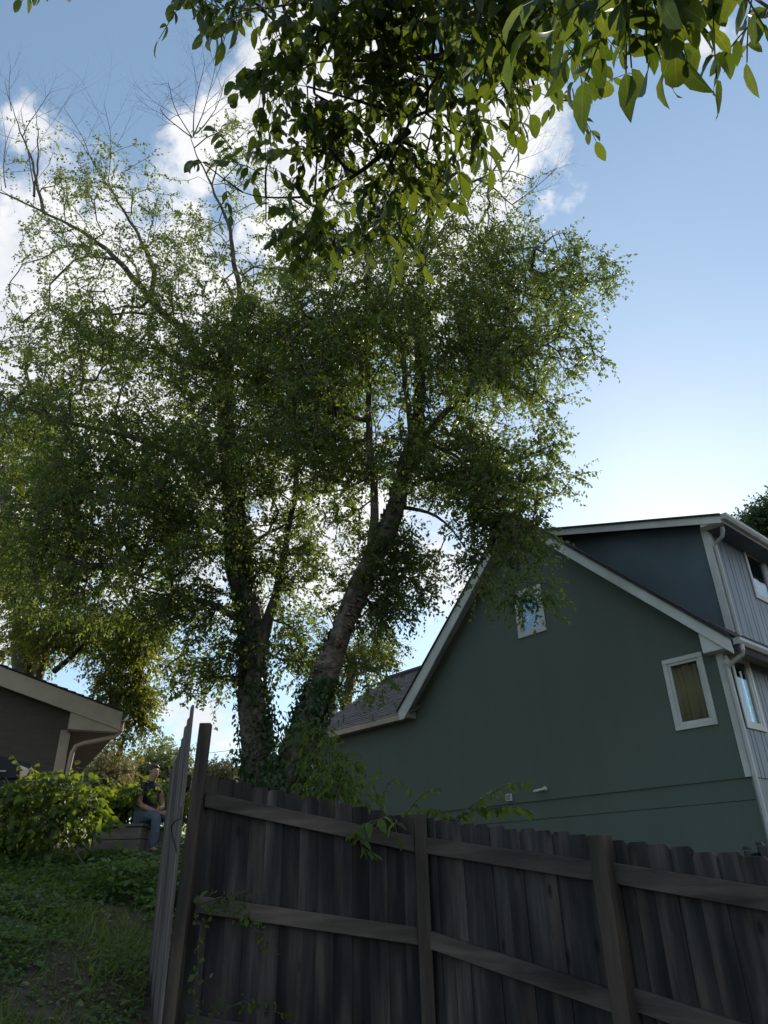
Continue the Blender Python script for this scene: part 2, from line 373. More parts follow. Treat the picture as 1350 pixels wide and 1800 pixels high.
# ------------------------------------------------------------------ green house
AZ = math.radians(41.7)
HA = np.array([-math.sin(AZ), math.cos(AZ), 0]); HB = np.array([math.cos(AZ), math.sin(AZ), 0]); UP = np.array([0, 0, 1.])
HP = np.array([6.009, 12.399, 0])
def H(u, off, z): return HP + HA * u + HB * off + UP * z
house = thing('green_house', HP, 'tall dark green gabled house with a slate blue dormer behind the picket fence', 'house')
EAVE, APU, APZ = 5.33, 4.12, 9.32       # roof line at the wall
WL = 12.45                               # far end of the wall
def holed_wall(poly, holes, off, th, name, mt, parent):
    """flat gable wall with real openings: split into strips between hole edges"""
    us = sorted(set([p[0] for p in poly] + [h[0] for h in holes] + [h[1] for h in holes]))
    def zr(u, lo):
        zs = []
        n = len(poly)
        for i in range(n):
            (a, za), (b, zb) = poly[i], poly[(i + 1) % n]
            if abs(a - b) < 1e-9: continue
            if min(a, b) - 1e-9 <= u <= max(a, b) + 1e-9: zs.append(za + (zb - za) * (u - a) / (b - a))
        return min(zs) if lo else max(zs)
    mb = MB()
    for a, b in zip(us[:-1], us[1:]):
        e = 1e-6
        la, lb, ta, tb = zr(a + e, 1), zr(b - e, 1), zr(a + e, 0), zr(b - e, 0)
        cuts = sorted([(h[2], h[3]) for h in holes if h[0] <= a + 1e-6 and h[1] >= b - 1e-6])
        segs = []; ca, cb = la, lb
        for (z0, z1) in cuts:
            segs.append((ca, cb, z0, z0)); ca = cb = z1
        segs.append((ca, cb, ta, tb))
        for (q, w, e2, r) in segs:
            mb.prism([H(a, off, q), H(b, off, w), H(b, off, r), H(a, off, e2)], HB * th)
    return mb.build(name, mt, parent)
BAND = 2.97
WB = (.43, 1.05, 3.96, 5.09); WS = (3.74, 4.36, 6.53, 7.48)
# main gable: z(u) lines
def rz(u): return EAVE + (APZ - EAVE) * (u / APU) if u < APU else EAVE + (APZ - EAVE) * ((8.24 - u) / (8.24 - APU))
SEAM = 5.43
gpoly = [(0, BAND), (0, EAVE), (APU, APZ), (8.24, EAVE), (WL, EAVE), (WL, BAND)]
# panels of wall cladding, each a separate sheet: lower course and upper course with an open joint between
def clip_gable(z0, z1, up):
    pts = []
    if not up: return [(0, BAND), (0, EAVE), (EAVE * 0 + (SEAM - EAVE) / (APZ - EAVE) * APU, SEAM - .0015), (8.24 - (SEAM - EAVE) / (APZ - EAVE) * (8.24 - APU), SEAM - .0015), (8.24, EAVE), (WL, EAVE), (WL, BAND)]
    return [((SEAM - EAVE) / (APZ - EAVE) * APU, SEAM + .0015), (APU, APZ), (8.24 - (SEAM - EAVE) / (APZ - EAVE) * (8.24 - APU), SEAM + .0015)]
holed_wall(clip_gable(0, 0, False), [WB], 0, .14, 'wall_panel', 'green_wall', house)
holed_wall(clip_gable(0, 0, True), [WS], .004, .14, 'wall_panel', 'green_wall', house)
MB().prism([H(.1, .06, SEAM - .01), H(8.1, .06, SEAM - .01), H(8.1, .06, SEAM + .01), H(.1, .06, SEAM + .01)], HB * .05).build('joint', 'dark_room', house)
# foundation storey, set back under a drip band
MB().box(H(.03, .03, -.6), HA * (WL - .06), HB * .2, UP * (BAND + .1 + .6)).build('lower_wall', 'green_wall', house)
MB().box(H(.05, .022, 2.62), HA * (WL - .1), HB * .015, UP * .006).build('joint', 'dark_room', house)
# side wall facing right, vertical boards
SW = 11.0
def side_boards(z0, z1, u_off, s0, s1, holes, name='siding_board'):
    s = s0; k = 0
    while s < s1 - .02:
        w = min(.145, s1 - s)
        parts = [(z0, z1)]
        for (a, b, q, r) in holes:
            if s + w > a and s < b:
                parts = [(z0, q), (r, z1)]
        for (q, r) in parts:
            o = MB().box(H(u_off, s + .004, q), -HA * (.022 + .003 * (k % 3)), HB * (w - .014), UP * (r - q)).build(name, 'side_wall', house)
        s += w; k += 1
WSD = (.30, .92, 3.86, 5.06); WSU = (2.42, 3.36, 6.74, 7.78)
MB().box(H(0, .14, -.6), HA * .1, HB * SW, UP * (BAND + .6)).build('lower_wall', 'side_wall', house)
for (q, a, b) in ((BAND, 0.14, WSD[0]), (BAND, WSD[1], SW)):
    MB().box(H(0.0, a, q), HA * .1, HB * (b - a), UP * (5.25 - q)).build('wall', 'side_wall', house)
MB().box(H(0.0, WSD[0], BAND), HA * .1, HB * (WSD[1] - WSD[0]), UP * (WSD[2] - BAND)).build('wall', 'side_wall', house)
side_boards(BAND, 5.2, 0, .17, SW, [WSD])
# dormer: side face and front face
DS, DZ0, DT0 = .75, 4.9, 7.86     # setback behind gable wall, base, top at front (u=0)
DSL = .305
def dz(u): return DT0 + DSL * u
MB().prism([H(0, DS, DZ0), H(0, DS, DT0), H(3.95, DS, dz(3.95)), H(3.95, DS, DZ0)], HB * .12).build('dormer_wall', 'slate_wall', house)
for (q, a, b, r) in ((DZ0, DS + .12, WSU[0], DT0), (DZ0, WSU[1], SW, DT0)):
    MB().box(H(.0, a, q), HA * .1, HB * (b - a), UP * (r - q)).build('dormer_wall', 'side_wall', house)
MB().box(H(.0, WSU[0], DZ0), HA * .1, HB * (WSU[1] - WSU[0]), UP * (WSU[2] - DZ0)).build('dormer_wall', 'side_wall', house)
MB().box(H(.0, WSU[0], WSU[3]), HA * .1, HB * (WSU[1] - WSU[0]), UP * (DT0 - WSU[3])).build('dormer_wall', 'side_wall', house)
side_boards(5.55, DT0 - .02, 0.0, DS + .14, SW, [WSU])
# corner boards
for (z0, z1, s) in ((BAND + .004, EAVE - .1, 0.0), (5.5, DT0 - .02, DS)):
    mb = MB(); mb.box(H(-.03, s - .028, z0), HA * .13, HB * .026, UP * (z1 - z0)); mb.box(H(-.032, s - .001, z0), -HA * -.028, HB * .15, UP * (z1 - z0))
    mb.build('corner_board', 'trim_paint', house)
MB().box(H(WL - .1, -.028, BAND), HA * .13, HB * .027, UP * (EAVE - BAND - .05)).build('corner_board', 'white_paint', house)
# windows
def window(u0, u1, z0, z1, frm, out, along, norm, room_mt, depth_=.35, curtain=False):
    """frm(u,z) -> world point on wall face; norm points outwards"""
    al = np.asarray(along, float); no = np.asarray(norm, float)
    o = frm(u0, z0); w = abs(u1 - u0); h = z1 - z0
    t = .085
    mb = MB()
    e = .0015
    mb.box(o - al * t - UP * t + no * .003, al * (w + 2 * t), no * .028, UP * t)
    mb.box(o - al * t + UP * h + no * .003, al * (w + 2 * t), no * .028, UP * t)
    mb.box(o - al * t + no * .003 + UP * e, al * t, no * .026, UP * (h - 2 * e)); mb.box(o + al * w + no * .003 + UP * e, al * t, no * .026, UP * (h - 2 * e))
    win = bevel(mb.build('window', 'trim_paint', house), .004)
    mb = MB(); s = .05
    d = -no * .035
    mb.box(o + d, al * w, no * .045, UP * s); mb.box(o + d + UP * (h - s), al * w, no * .045, UP * s)
    mb.box(o + d + UP * (s + e), al * s, no * .043, UP * (h - 2 * s - 2 * e)); mb.box(o + d + al * (w - s) + UP * (s + e), al * s, no * .043, UP * (h - 2 * s - 2 * e))
    bevel(mb.build('sash', 'trim_paint', win), .004)
    mb = MB()
    mb.box(o - no * .03 + al * (s - .01) + UP * (s - .01), al * (w - 2 * s + .02), no * .006, UP * (h - 2 * s + .02))
    mb.build('pane', 'window_glass', win)
    mb = MB()
    n2 = -no
    if curtain:
        P = []; K = 26
        for i in range(K + 1):
            q = i / K
            P.append(o + al * (w * q) + n2 * (.12 + .02 * math.sin(q * 38) + .012 * math.sin(q * 17 + 1)))
        V = P + [p + UP * h for p in P]
        mb.add(V, [(i, i + 1, i + K + 2, i + K + 1) for i in range(K)])
        c = mb.build('curtain', 'curtain', win, smooth=True)
        c.modifiers.new('solid', 'SOLIDIFY').thickness = .004
    mb = MB()
    mb.box(o + n2 * depth_, al * w, n2 * .01, UP * h)
    mb.box(o + n2 * .15 - al * .012, al * .01, n2 * (depth_ - .15), UP * h); mb.box(o + n2 * .15 + al * (w + .002), al * .01, n2 * (depth_ - .15), UP * h)
    mb.box(o + n2 * .15 - UP * .012, al * w, n2 * (depth_ - .15), UP * .01); mb.box(o + n2 * .15 + UP * (h + .002), al * w, n2 * (depth_ - .15), UP * .01)
    mb.build('room', room_mt, win)
window(WB[0], WB[1], WB[2], WB[3], lambda u, z: H(u, 0, z), None, HA, -HB, 'dark_room', curtain=True)
window(WS[0], WS[1], WS[2], WS[3], lambda u, z: H(u, .004, z), None, HA, -HB, 'dark_room')
window(WSD[0], WSD[1], WSD[2], WSD[3], lambda u, z: H(-.025, u, z), None, HB, -HA, 'dark_room')
window(WSU[0], WSU[1], WSU[2], WSU[3], lambda u, z: H(-.025, u, z), None, HB, -HA, 'dark_room')
# roofs
OV = .30     # rake overhang
k = (APZ - EAVE) / APU
def roof_slab(a, b, th=.16):   # a,b: (u,z) ends, slab running along HB
    return [H(a[0], -OV + .02, a[1]), H(b[0], -OV + .02, b[1]), H(b[0], -OV + .02, b[1] + th), H(a[0], -OV + .02, a[1] + th)]
LIFT = .03
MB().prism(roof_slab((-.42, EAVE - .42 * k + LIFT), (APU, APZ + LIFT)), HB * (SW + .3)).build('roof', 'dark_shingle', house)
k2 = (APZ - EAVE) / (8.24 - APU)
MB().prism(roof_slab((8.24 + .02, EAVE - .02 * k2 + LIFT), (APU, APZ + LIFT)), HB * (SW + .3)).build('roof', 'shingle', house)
# rake boards (bargeboards) on the face
def rake(a, b, hgt, off, th, name='rake_board', mt='trim_paint', parent=None):
    a = np.array(a); b = np.array(b)
    return bevel(MB().prism([H(a[0], off, a[1] - hgt), H(b[0], off, b[1] - hgt), H(b[0], off, b[1]), H(a[0], off, a[1])], HB * th).build(name, mt, parent or house), .005)
rake((-.34, EAVE - .34 * k + .19), (APU - .002, APZ + .19), .27, -OV - .012, .03)
bevel(MB().prism([H(8.33, -OV - .012, 5.2), H(8.13, -OV - .012, 5.2), H(APU + .002, -OV - .012, APZ - .08), H(APU + .002, -OV - .012, APZ + .19), H(8.33, -OV - .012, EAVE - .09 * k2 + .19)], HB * .03).build('rake_board', 'trim_paint', house), .005)
rake((-.36, EAVE - .36 * k + .235), (APU, APZ + .235), .045, -OV - .05, .5, 'roof_edge', 'dark_shingle')
rake((8.24 + .12, EAVE - .12 * k2 + .235), (APU, APZ + .235), .045, -OV - .05, .5, 'roof_edge', 'dark_shingle')
# ragged shingle ends along the right rake
mb = MB(); u = -.3
while u < APU - .2:
    w = random.uniform(.14, .2); z = EAVE + u * k + .25
    mb.prism([H(u, -.02, z), H(u + w * 1.25, -.02, z + w * 1.25 * k), H(u + w * 1.25, -.02, z + w * 1.25 * k + .014), H(u, -.02, z + .022 + random.uniform(0, .01))], -HB * random.uniform(.29, .33)); u += w
tag(mb.build('shingle_course', 'dark_shingle', house), kind='stuff')
# soffit under rake
for (a, b) in (((-.3, EAVE - .3 * k), (APU, APZ)), ((8.2, EAVE + .04 * k2), (APU, APZ))):
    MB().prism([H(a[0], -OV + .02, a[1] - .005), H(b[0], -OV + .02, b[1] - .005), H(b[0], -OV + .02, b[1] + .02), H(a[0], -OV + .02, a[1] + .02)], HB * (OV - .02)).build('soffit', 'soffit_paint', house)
# eave return box at lower right of the gable
MB().prism([H(.2, -OV + .02, 5.06), H(-.34, -OV + .02, 5.06), H(-.34, -OV + .02, EAVE - .34 * k + .0), H(.2, -OV + .02, EAVE + .12)], HB * (OV - .03)).build('eave_return', 'trim_paint', house)
# lower eave on right side: fascia, soffit, gutter
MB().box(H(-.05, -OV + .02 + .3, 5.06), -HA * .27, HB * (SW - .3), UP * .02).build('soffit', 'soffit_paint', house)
MB().box(H(-.37, -OV + .03, 5.05), HA * .03, HB * (SW + .2), UP * .13).build('fascia', 'trim_paint', house)
def gutter(u, z, s0, s1):
    prof = [(0, 0), (-.08, 0), (-.105, .03), (-.125, .06), (-.125, .11), (-.118, .11), (-.118, .065), (-.1, .035), (-.077, .008), (-.008, .008), (-.008, .11), (0, .11)]
    g = MB().prism([H(u + a, s0, z + b) for a, b in prof], HB * (s1 - s0)).build('gutter', 'gutter_metal', house)
    MB().prism([H(u + a, s0 - .004, z + b) for a, b in [(0, 0), (-.08, 0), (-.105, .03), (-.125, .06), (-.125, .11), (0, .11)]], HB * .004).build('end_cap', 'gutter_metal', g)
gutter(-.375, 5.08, -OV, 1.05)
gutter(-.375, 5.08, 1.9, SW)
# lead flashing / short roof over the eave in front of dormer
MB().prism([H(-.4, -OV + .1, 5.21), H(.0, -OV + .1, 5.60), H(.0, -OV + .1, 5.63), H(-.4, -OV + .1, 5.24)], HB * SW).build('roof_edge', 'dark_shingle', house)
# downpipes: square tube with elbows
def downpipe(pts, w=.038):
    mb = MB(); mb.tube(pts, w, 4 if False else 6)
    return bevel(mb.build('downpipe', 'gutter_metal', house), .003)
downpipe([H(-.44, -.16, 5.09), H(-.44, -.16, 5.0), H(-.40, -.12, 4.93), H(-.16, -.1, 4.82), H(-.085, -.1, 4.76), H(-.085, -.1, 4.5), H(-.085, -.1, BAND), H(-.085, -.1, .2)], .045)
downpipe([H(-.34, DS - .05, DT0 - .16), H(-.34, DS - .05, DT0 - .24), H(-.28, DS, DT0 - .34), H(-.1, DS + .05, DT0 - .42), H(-.075, DS + .06, DT0 - .5), H(-.075, DS + .06, 6.5), H(-.075, DS + .06, 5.42)], .042)
# floodlight under the eave
fl = MB(); fl.tube([H(-.1, -.06, 4.98), H(-.1, -.06, 4.92)], .03, 8); fl.tube([H(-.1, -.06, 4.92), H(-.13, -.16, 4.86)], [.03, .055], 10)
fl.build('floodlight', 'trim_paint', house)
# dormer roof
th = .1
dro = MB().prism([H(-.42, DS - .28, dz(-.42)), H(3.95, DS - .28, dz(3.95)), H(3.95, DS - .28, dz(3.95) + th), H(-.42, DS - .28, dz(-.42) + th)], HB * (SW + .1)).build('dormer_roof', 'dark_shingle', house)
MB().prism([H(-.44, DS - .31, dz(-.44) - .06), H(4.0, DS - .31, dz(4.0) - .06), H(4.0, DS - .31, dz(4.0) + .1), H(-.44, DS - .31, dz(-.44) + .1)], HB * .028).build('rake_board', 'trim_paint', house)
MB().prism([H(-.47, DS - .36, dz(-.47) + .102), H(4.0, DS - .36, dz(4.0) + .102), H(4.0, DS - .36, dz(4.0) + .135), H(-.47, DS - .36, dz(-.47) + .135)], HB * (SW + .2)).build('roof_edge', 'dark_shingle', dro)
MB().prism([H(-.02, DS - .28, DT0 - .13), H(-.42, DS - .28, DT0 - .14), H(-.42, DS - .28, dz(-.42)), H(-.02, DS - .28, dz(-.02))], HB * .25).build('eave_return', 'trim_paint', house)
MB().box(H(-.03, DS - .02, DT0 - .14), -HA * .38, HB * (SW), UP * .015).build('soffit', 'slate_wall', house)
MB().box(H(-.45, DS - .3, DT0 - .16), HA * .02, HB * (SW), UP * .12).build('fascia', 'trim_paint', house)
gutter(-.455, DT0 - .13, DS - .31, SW)
# rear wing roof with its shingle courses seen over the long eave
WE0, WEu0, WEu1 = 5.30, 8.1, WL + .35
wp = math.tan(math.radians(33))
def WR(u, r, lift=0): return H(u, -OV + .0 + r, WE0 + .06 + r * wp + lift)
RUN = 3.6
MB().prism([WR(8.05, 0, -.1), WR(WEu1, 0, -.1), WR(WEu1, RUN, -.1), WR(8.0 - .67 * RUN, RUN, -.1)], UP * .09).build('wing_roof', 'shingle', house)
mb = MB(); r = -.04; row = 0
while r < RUN - .1:
    u = 8.3 - r * .67 + (row % 2) * .15 - .2
    while u < WEu1:
        w = random.uniform(.22, .34)
        if u > 8.24 - r * .67 - .05:
            c = random.uniform(0, .012)
            mb.prism([WR(u, r, .012 + c), WR(u + w - .012, r, .012 + c), WR(u + w - .012, r + .17, -.005), WR(u, r + .17, -.005)], UP * .012)
        u += w
    r += .145; row += 1
tag(mb.build('shingle_course', 'shingle', house), kind='stuff')
MB().box(H(8.0, -.27, 5.22), HA * .5, HB * .6, UP * .17).build('soffit', 'soffit_paint', house)  # added filler block hidden behind the fascia, stops sun leaking through the roof gap
rg = MB(); rg.tube([WR(WEu1, RUN, 0), WR(WEu0 - 1.0, RUN, 0)], .13, 8); rg.build('ridge_cap', 'dark_shingle', house)
MB().box(H(WEu0 + .23, -OV - .03, WE0 - .1), HA * (WEu1 - WEu0 - .1), HB * .03, UP * .18).build('fascia', 'tan_trim', house)
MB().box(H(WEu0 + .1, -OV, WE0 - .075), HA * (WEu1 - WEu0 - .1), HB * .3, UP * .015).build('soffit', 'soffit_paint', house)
# back walls so the house is closed from the side
MB().box(H(WL - .15, .2, -.6), HA * .1, HB * (SW - .2), UP * (EAVE + .5)).build('wall', 'green_wall', house)
# vent and pipe on the wall
bevel(MB().box(H(5.1, -.05, 3.02), HA * .16, HB * .048, UP * .15).build('wall_vent', 'trim_paint', house), .01)
MB().box(H(5.125, -.054, 3.045), HA * .11, HB * .008, UP * .1).build('wall_vent', 'soffit_paint', house)
pm = MB(); pm.tube([H(4.2, -.08, 3.17), H(4.45, -.08, 3.15)], .026, 8); pm.tube([H(4.14, -.08, 3.18), H(4.19, -.08, 3.175)], .04, 8); pm.tube([H(4.3, .0, 3.16), H(4.3, -.08, 3.16)], .02, 8)
pm.build('pipe', 'trim_paint', house)
# black iron gate posts in front of the house
for i, (x, y) in enumerate(((1312, 1492), (1335, 1484))):
    p = atY(x, y, 7.6)
    mb = MB(); mb.box([p[0] - .02, p[1] - .02, gz1(p[0], p[1]) - .1], [.04 + .03 * i, 0, 0], [0, .05, 0], [0, 0, p[2] - gz1(p[0], p[1]) + .08]); mb.tube([p + [0, 0, -.01], p + [0, 0, .02]], [.045, .03], 8)
    tag(mb.build('iron_post', 'black_metal'), ['short black iron post with a flat cap beyond the right end of the fence', 'taller thicker black iron post beyond the right end of the fence'][i], 'post')
pa = atY(1312, 1502, 7.62); mb = MB(); mb.tube([pa, pa + np.array([1.6, 0, 0])], .015, 6)
tag(mb.build('iron_rail', 'black_metal'), 'thin black iron rail running right between the iron posts', 'railing')
# ------------------------------------------------------------------ neighbour house at left
EAZ = math.radians(28)
NE = np.array([-math.sin(EAZ), math.cos(EAZ), 0]); NG = np.array([-math.cos(EAZ), -math.sin(EAZ), 0])
K0 = atY(214, 1257, 13.2)
P2 = onplane(0, 1177, K0, NE)
run = np.dot(P2 - K0, NG); pit = (P2[2] - K0[2]) / run
NZ = gz1(K0[0] - 1, K0[1]) - .5
nh = thing('brick_house', K0 + NG * .85 + [0, 0, NZ - K0[2]], 'low dark brick house with a tan rake board and downspout at the left edge', 'house')
def NH(g, e, z): return K0 + NG * g + NE * e + UP * z     # z relative to eave corner top
GW = 9.0
MB().prism([NH(0, 0, -.05), NH(GW / 2, 0, -.05 + pit * GW / 2), NH(GW / 2, 0, .06 + pit * GW / 2), NH(0, 0, .06)], NE * 9).build('roof', 'dark_shingle', nh)
MB().prism([NH(GW, 0, -.05), NH(GW / 2 + .004, 0, -.05 + pit * GW / 2), NH(GW / 2 + .004, 0, .06 + pit * GW / 2), NH(GW, 0, .06)], NE * 9).build('roof', 'dark_shingle', nh)
mb = MB(); q = 0
while q < GW / 2:
    w = random.uniform(.14, .2); mb.prism([NH(q, -.05, .062 + pit * q), NH(q + w * 1.2, -.05, .062 + pit * (q + w * 1.2)), NH(q + w * 1.2, -.05, .075 + pit * (q + w * 1.2)), NH(q, -.05, .09 + pit * q + random.uniform(0, .012))], NE * .4); q += w
tag(mb.build('shingle_course', 'dark_shingle', nh), kind='stuff')
fh = .27
bevel(MB().prism([NH(.0, -.03, -fh), NH(GW / 2, -.03, pit * GW / 2 - fh), NH(GW / 2, -.03, pit * GW / 2 + .05), NH(0, -.03, .05)], NE * .028).build('rake_board', 'tan_trim', nh), .005)
bevel(MB().prism([NH(.02, -.002, -fh - .04), NH(.87, -.002, -fh - .04), NH(.87, -.002, pit * .87 - fh + .03), NH(.02, -.002, -fh + .05)], NE * .3).build('eave_return', 'tan_trim', nh), .004)
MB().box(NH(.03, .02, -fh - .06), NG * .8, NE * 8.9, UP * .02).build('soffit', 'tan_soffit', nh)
MB().box(NH(0, 0, -fh + .02), NG * .025, NE * 9, UP * .26).build('fascia', 'tan_trim', nh)
gp = [(0, 0), (-.09, 0), (-.125, .05), (-.125, .12), (-.115, .12), (-.115, .055), (-.085, .01), (-.008, .01), (-.008, .12), (0, .12)]
MB().prism([NH(a, -.06, b - .11) for a, b in gp], NE * 9).build('gutter', 'gutter_metal', nh)
WBo = .82
zb = NZ - K0[2]
wl = MB().prism([NH(WBo, .3, zb), NH(WBo, .3, pit * WBo - .06), NH(GW / 2, .3, pit * GW / 2 - .06), NH(GW - WBo, .3, pit * WBo - .06), NH(GW - WBo, .3, zb)], NE * .2).build('wall', 'brick_wall', nh)
uvl = wl.data.uv_layers.new(name='uv')
for lp in wl.data.loops:
    co = np.array(wl.data.vertices[lp.vertex_index].co) + ORG[nh.name] - K0
    uvl.data[lp.index].uv = (float(np.dot(co, NG)), float(co[2]))
MB().box(NH(WBo, .5, zb), NG * .2, NE * 8.3, UP * (-zb - .3)).build('wall', 'tan_soffit', nh)
bevel(MB().box(NH(WBo - .02, .275, zb), NG * .17, NE * .03, UP * (-zb - .28)).build('corner_board', 'tan_trim', nh), .005)
dp = MB(); dp.tube([NH(-.05, .1, -.1), NH(-.04, .1, -.26), NH(.06, .12, -.38), NH(.55, .2, -.5), NH(.68, .22, -.56), NH(.72, .22, -.68), NH(.74, .22, -1.2), NH(.74, .22, zb + .1)], .042, 8)
dp.build('downspout', 'tan_trim', nh)
# ------------------------------------------------------------------ fence
def picket_mesh(w, h, t, name, mt):
    e = .016 + random.uniform(0, .008)
    out = [(-w / 2, 0), (w / 2, 0), (w / 2, h - e * 1.3), (w / 2 - e, h), (-w / 2 + e, h), (-w / 2, h - e * 1.3)]
    mb = MB(); mb.prism([(x, 0, z) for x, z in out], (0, t, 0))
    return mesh_np(name, np.concatenate(mb.V), mb.F, mt)
PM = [picket_mesh(.138, 2.2, .018, 'picket', 'fence_wood') for _ in range(4)]
GM = [picket_mesh(.140, 2.35, .018, 'picket', 'gate_wood') for _ in range(3)]
def place(me, name, p, yaw, parent, tilt=0., scale=None, label=None):
    o = bpy.data.objects.new(name, me); COL.objects.link(o)
    o.parent = parent
    pp = np.array(p) - ORG[parent.name]
    o.location = tuple(pp); o.rotation_euler = (0, tilt, yaw)
    if scale: o.scale = scale
    ORG[o.name] = np.array(p, float)
    return o
FP = [(-1.58, 6.18), (.23, 6.2), (1.335, 4.9), (2.42, 3.62), (3.5, 2.35)]
FT = [2.41, 2.03, 1.80, 1.55, 1.3]             # picket tops at the posts
fence = thing('picket_fence', (.23, 6.2, gz1(.23, 6.2)), 'dark weathered dog-eared wooden privacy fence with rails facing the camera', 'fence')
RAILS = [(-.17, -.17), (-.93, -.78), (-1.68, -1.5)]
for i in range(4):
    a = np.array(FP[i]); b = np.array(FP[i + 1]); L = np.linalg.norm(b - a); t = (b - a) / L; nrm = np.array([t[1], -t[0]])   # towards the camera side
    if np.dot(nrm, -a) < 0: nrm = -nrm
    yaw = math.atan2(t[1], t[0])
    nb = int(round(L / .141)); sp = L / nb
    for j in range(nb):
        q = (j + .5) / nb
        top = FT[i] + (FT[i + 1] - FT[i]) * q + random.uniform(-.012, .012)
        c = a + t * L * q - nrm * (.030 + .011 * (j % 2) + random.uniform(0, .003))
        place(random.choice(PM), 'picket', (c[0], c[1], top - 2.2), yaw + random.uniform(-.02, .02), fence, tilt=random.uniform(-.0012, .0012), scale=(sp / .1355, 1, 1))
    rl = [(FT[i] - .2, FT[i + 1] - .19), (FT[i] - .95, FT[i + 1] - .82) if i == 0 else (FT[i] - .84, FT[i + 1] - .87), (FT[i] - 1.7, FT[i + 1] - 1.6)]
    for (z0, z1) in rl:
        p = a + t * .05 - nrm * .016; e = b - t * .05 - nrm * .016
        rt = nrm * .04
        mb = MB(); hh = .115
        K = 8; P = []
        mb.prism([(p[0], p[1], z0 - hh / 2), (e[0], e[1], z1 - hh / 2), (e[0], e[1], z1 + hh / 2), (p[0], p[1], z0 + hh / 2)], (rt[0], rt[1], 0))
        o = mb.build('rail', 'rail_wood', fence); bevel(o, .004)
        o.data.transform(Matrix.Identity(4))
def post(p, z0, z1, w, mt, parent, yaw, lean=(0, 0)):
    c, s = math.cos(yaw), math.sin(yaw); ex = np.array([c, s, 0]) * w; ey = np.array([-s, c, 0]) * w
    o = np.array([p[0], p[1], z0]) - ex / 2 - ey / 2
    return bevel(MB().box(o, ex, ey, np.array([lean[0], lean[1], z1 - z0])).build('post', mt, parent), .006, 2)
post((FP[1][0], FP[1][1] - .03), -.1, 2.055, .1, 'post_wood', fence, 0)
post((FP[2][0] - .03, FP[2][1] - .04), -.5, 1.815, .115, 'post_wood', fence, -.85)
post((FP[3][0] - .03, FP[3][1] - .03), -.7, 1.58, .1, 'post_wood', fence, -.85)
post((FP[4][0] - .03, FP[4][1] - .03), -.9, 1.33, .1, 'post_wood', fence, -.85)
# side run with the tall corner post, boards seen nearly edge on
gate = thing('wooden_gate', (-1.66, 6.1, gz1(-1.66, 6.1)), 'tall weathered grey gate of vertical boards seen nearly edge-on beside the corner post', 'gate')
GA = np.array([-1.665, 6.06]); GD = np.array([-.385, .92]); GD = GD / np.linalg.norm(GD)
yg = math.atan2(GD[1], GD[0])
gtops = [2.96, 2.88, 2.84, 2.76, 2.70, 2.64, 2.60, 2.56]
for j in range(8):
    c = GA + GD * (.07 + .138 * j) + np.array([-.02, -.01]) * 0
    o = place(GM[j % 3], 'picket', (c[0], c[1], gtops[j] - 2.35), yg + random.uniform(-.05, .05), gate, tilt=random.uniform(-.006, .006))
for z in (2.35, 1.5, .85):
    nrm = np.array([GD[1], -GD[0]]) * .04; p = GA + GD * .06 + nrm * 0; e = GA + GD * 1.1
    if nrm[0] < 0: nrm = -nrm
    MB().prism([(p[0], p[1], z - .05), (e[0], e[1], z - .05 - .1), (e[0], e[1], z + .05 - .1), (p[0], p[1], z + .05)], (nrm[0], nrm[1], 0)).build('rail', 'rail_wood', gate)
cp = post((-1.66, 6.13), -.2, 2.81, .095, 'post_wood', None, .05, lean=(.09, 0))
cp.name = 'corner_post'
tag(cp, 'tall dark square corner post standing above the fence beside the gate', 'post')
pts = [atY(x, y, Y) for x, y, Y in ((326, 1420, 6.12), (325, 1440, 6.1), (316, 1444, 6.15), (310, 1452, 6.25), (309, 1462, 6.27), (313, 1478, 6.2), (321, 1506, 6.12))]
pts = [p + np.array([-.02, -.06, 0]) for p in pts]
mb = MB(); mb.tube(pts, .006, 6); tag(mb.build('black_cord', 'wire'), 'thin black cord looped against the boards of the gate', 'cord')
# ------------------------------------------------------------------ leaves in bulk
def norm(a): return a / (np.linalg.norm(a, axis=-1, keepdims=True) + 1e-9)
LEAF_SMALL = (np.array([(0, 0, 0), (.42, .30, .07), (1, 0, -.02), (.42, -.30, .07)]), np.array([(0, 3, 2), (0, 2, 1)]))
_t = np.array([.0, .13, .34, .60, .84, 1.0]); _w6 = np.array([0, .13, .205, .20, .10, 0.])
def big_leaf():
    V = [(0, 0, 0)]; F = []
    mid = [0]; lf = [0]; rt = [0]
    for t, w in list(zip(_t, _w6))[1:-1]:
        z = -.22 * t * t
        mid.append(len(V)); V.append((t, 0, z)); lf.append(len(V)); V.append((t, w, z + w * .28)); rt.append(len(V)); V.append((t, -w, z + w * .28))
    tip = len(V); V.append((1.0, 0, -.26))
    mid.append(tip); lf.append(tip); rt.append(tip)
    for i in range(5):
        for sd, flip in ((lf, False), (rt, True)):
            a, b, c, d = mid[i], mid[i + 1], sd[i + 1], sd[i]
            if i == 0: f = [(a, b, c)]
            elif i == 4: f = [(a, b, d)]
            else: f = [(a, b, c), (a, c, d)]
            F += [q[::-1] if flip else q for q in f]
    return np.array(V, float), np.array(F)
LEAF_BIG = big_leaf()
LEAF_MED = (np.array([(0, 0, 0), (.3, .3, .08), (.3, 0, -.01), (.3, -.3, .08), (.68, .24, .02), (.68, 0, -.06), (.68, -.24, .02), (1, 0, -.16)]),
            np.array([(0, 2, 1), (0, 3, 2), (2, 5, 1), (1, 5, 4), (2, 3, 5), (3, 6, 5), (4, 5, 7), (5, 6, 7)]))
def frames(d, nrm):
    x = norm(d); z = nrm - (nrm * x).sum(1, keepdims=True) * x; z = norm(z); y = np.cross(z, x)
    return x, y, z
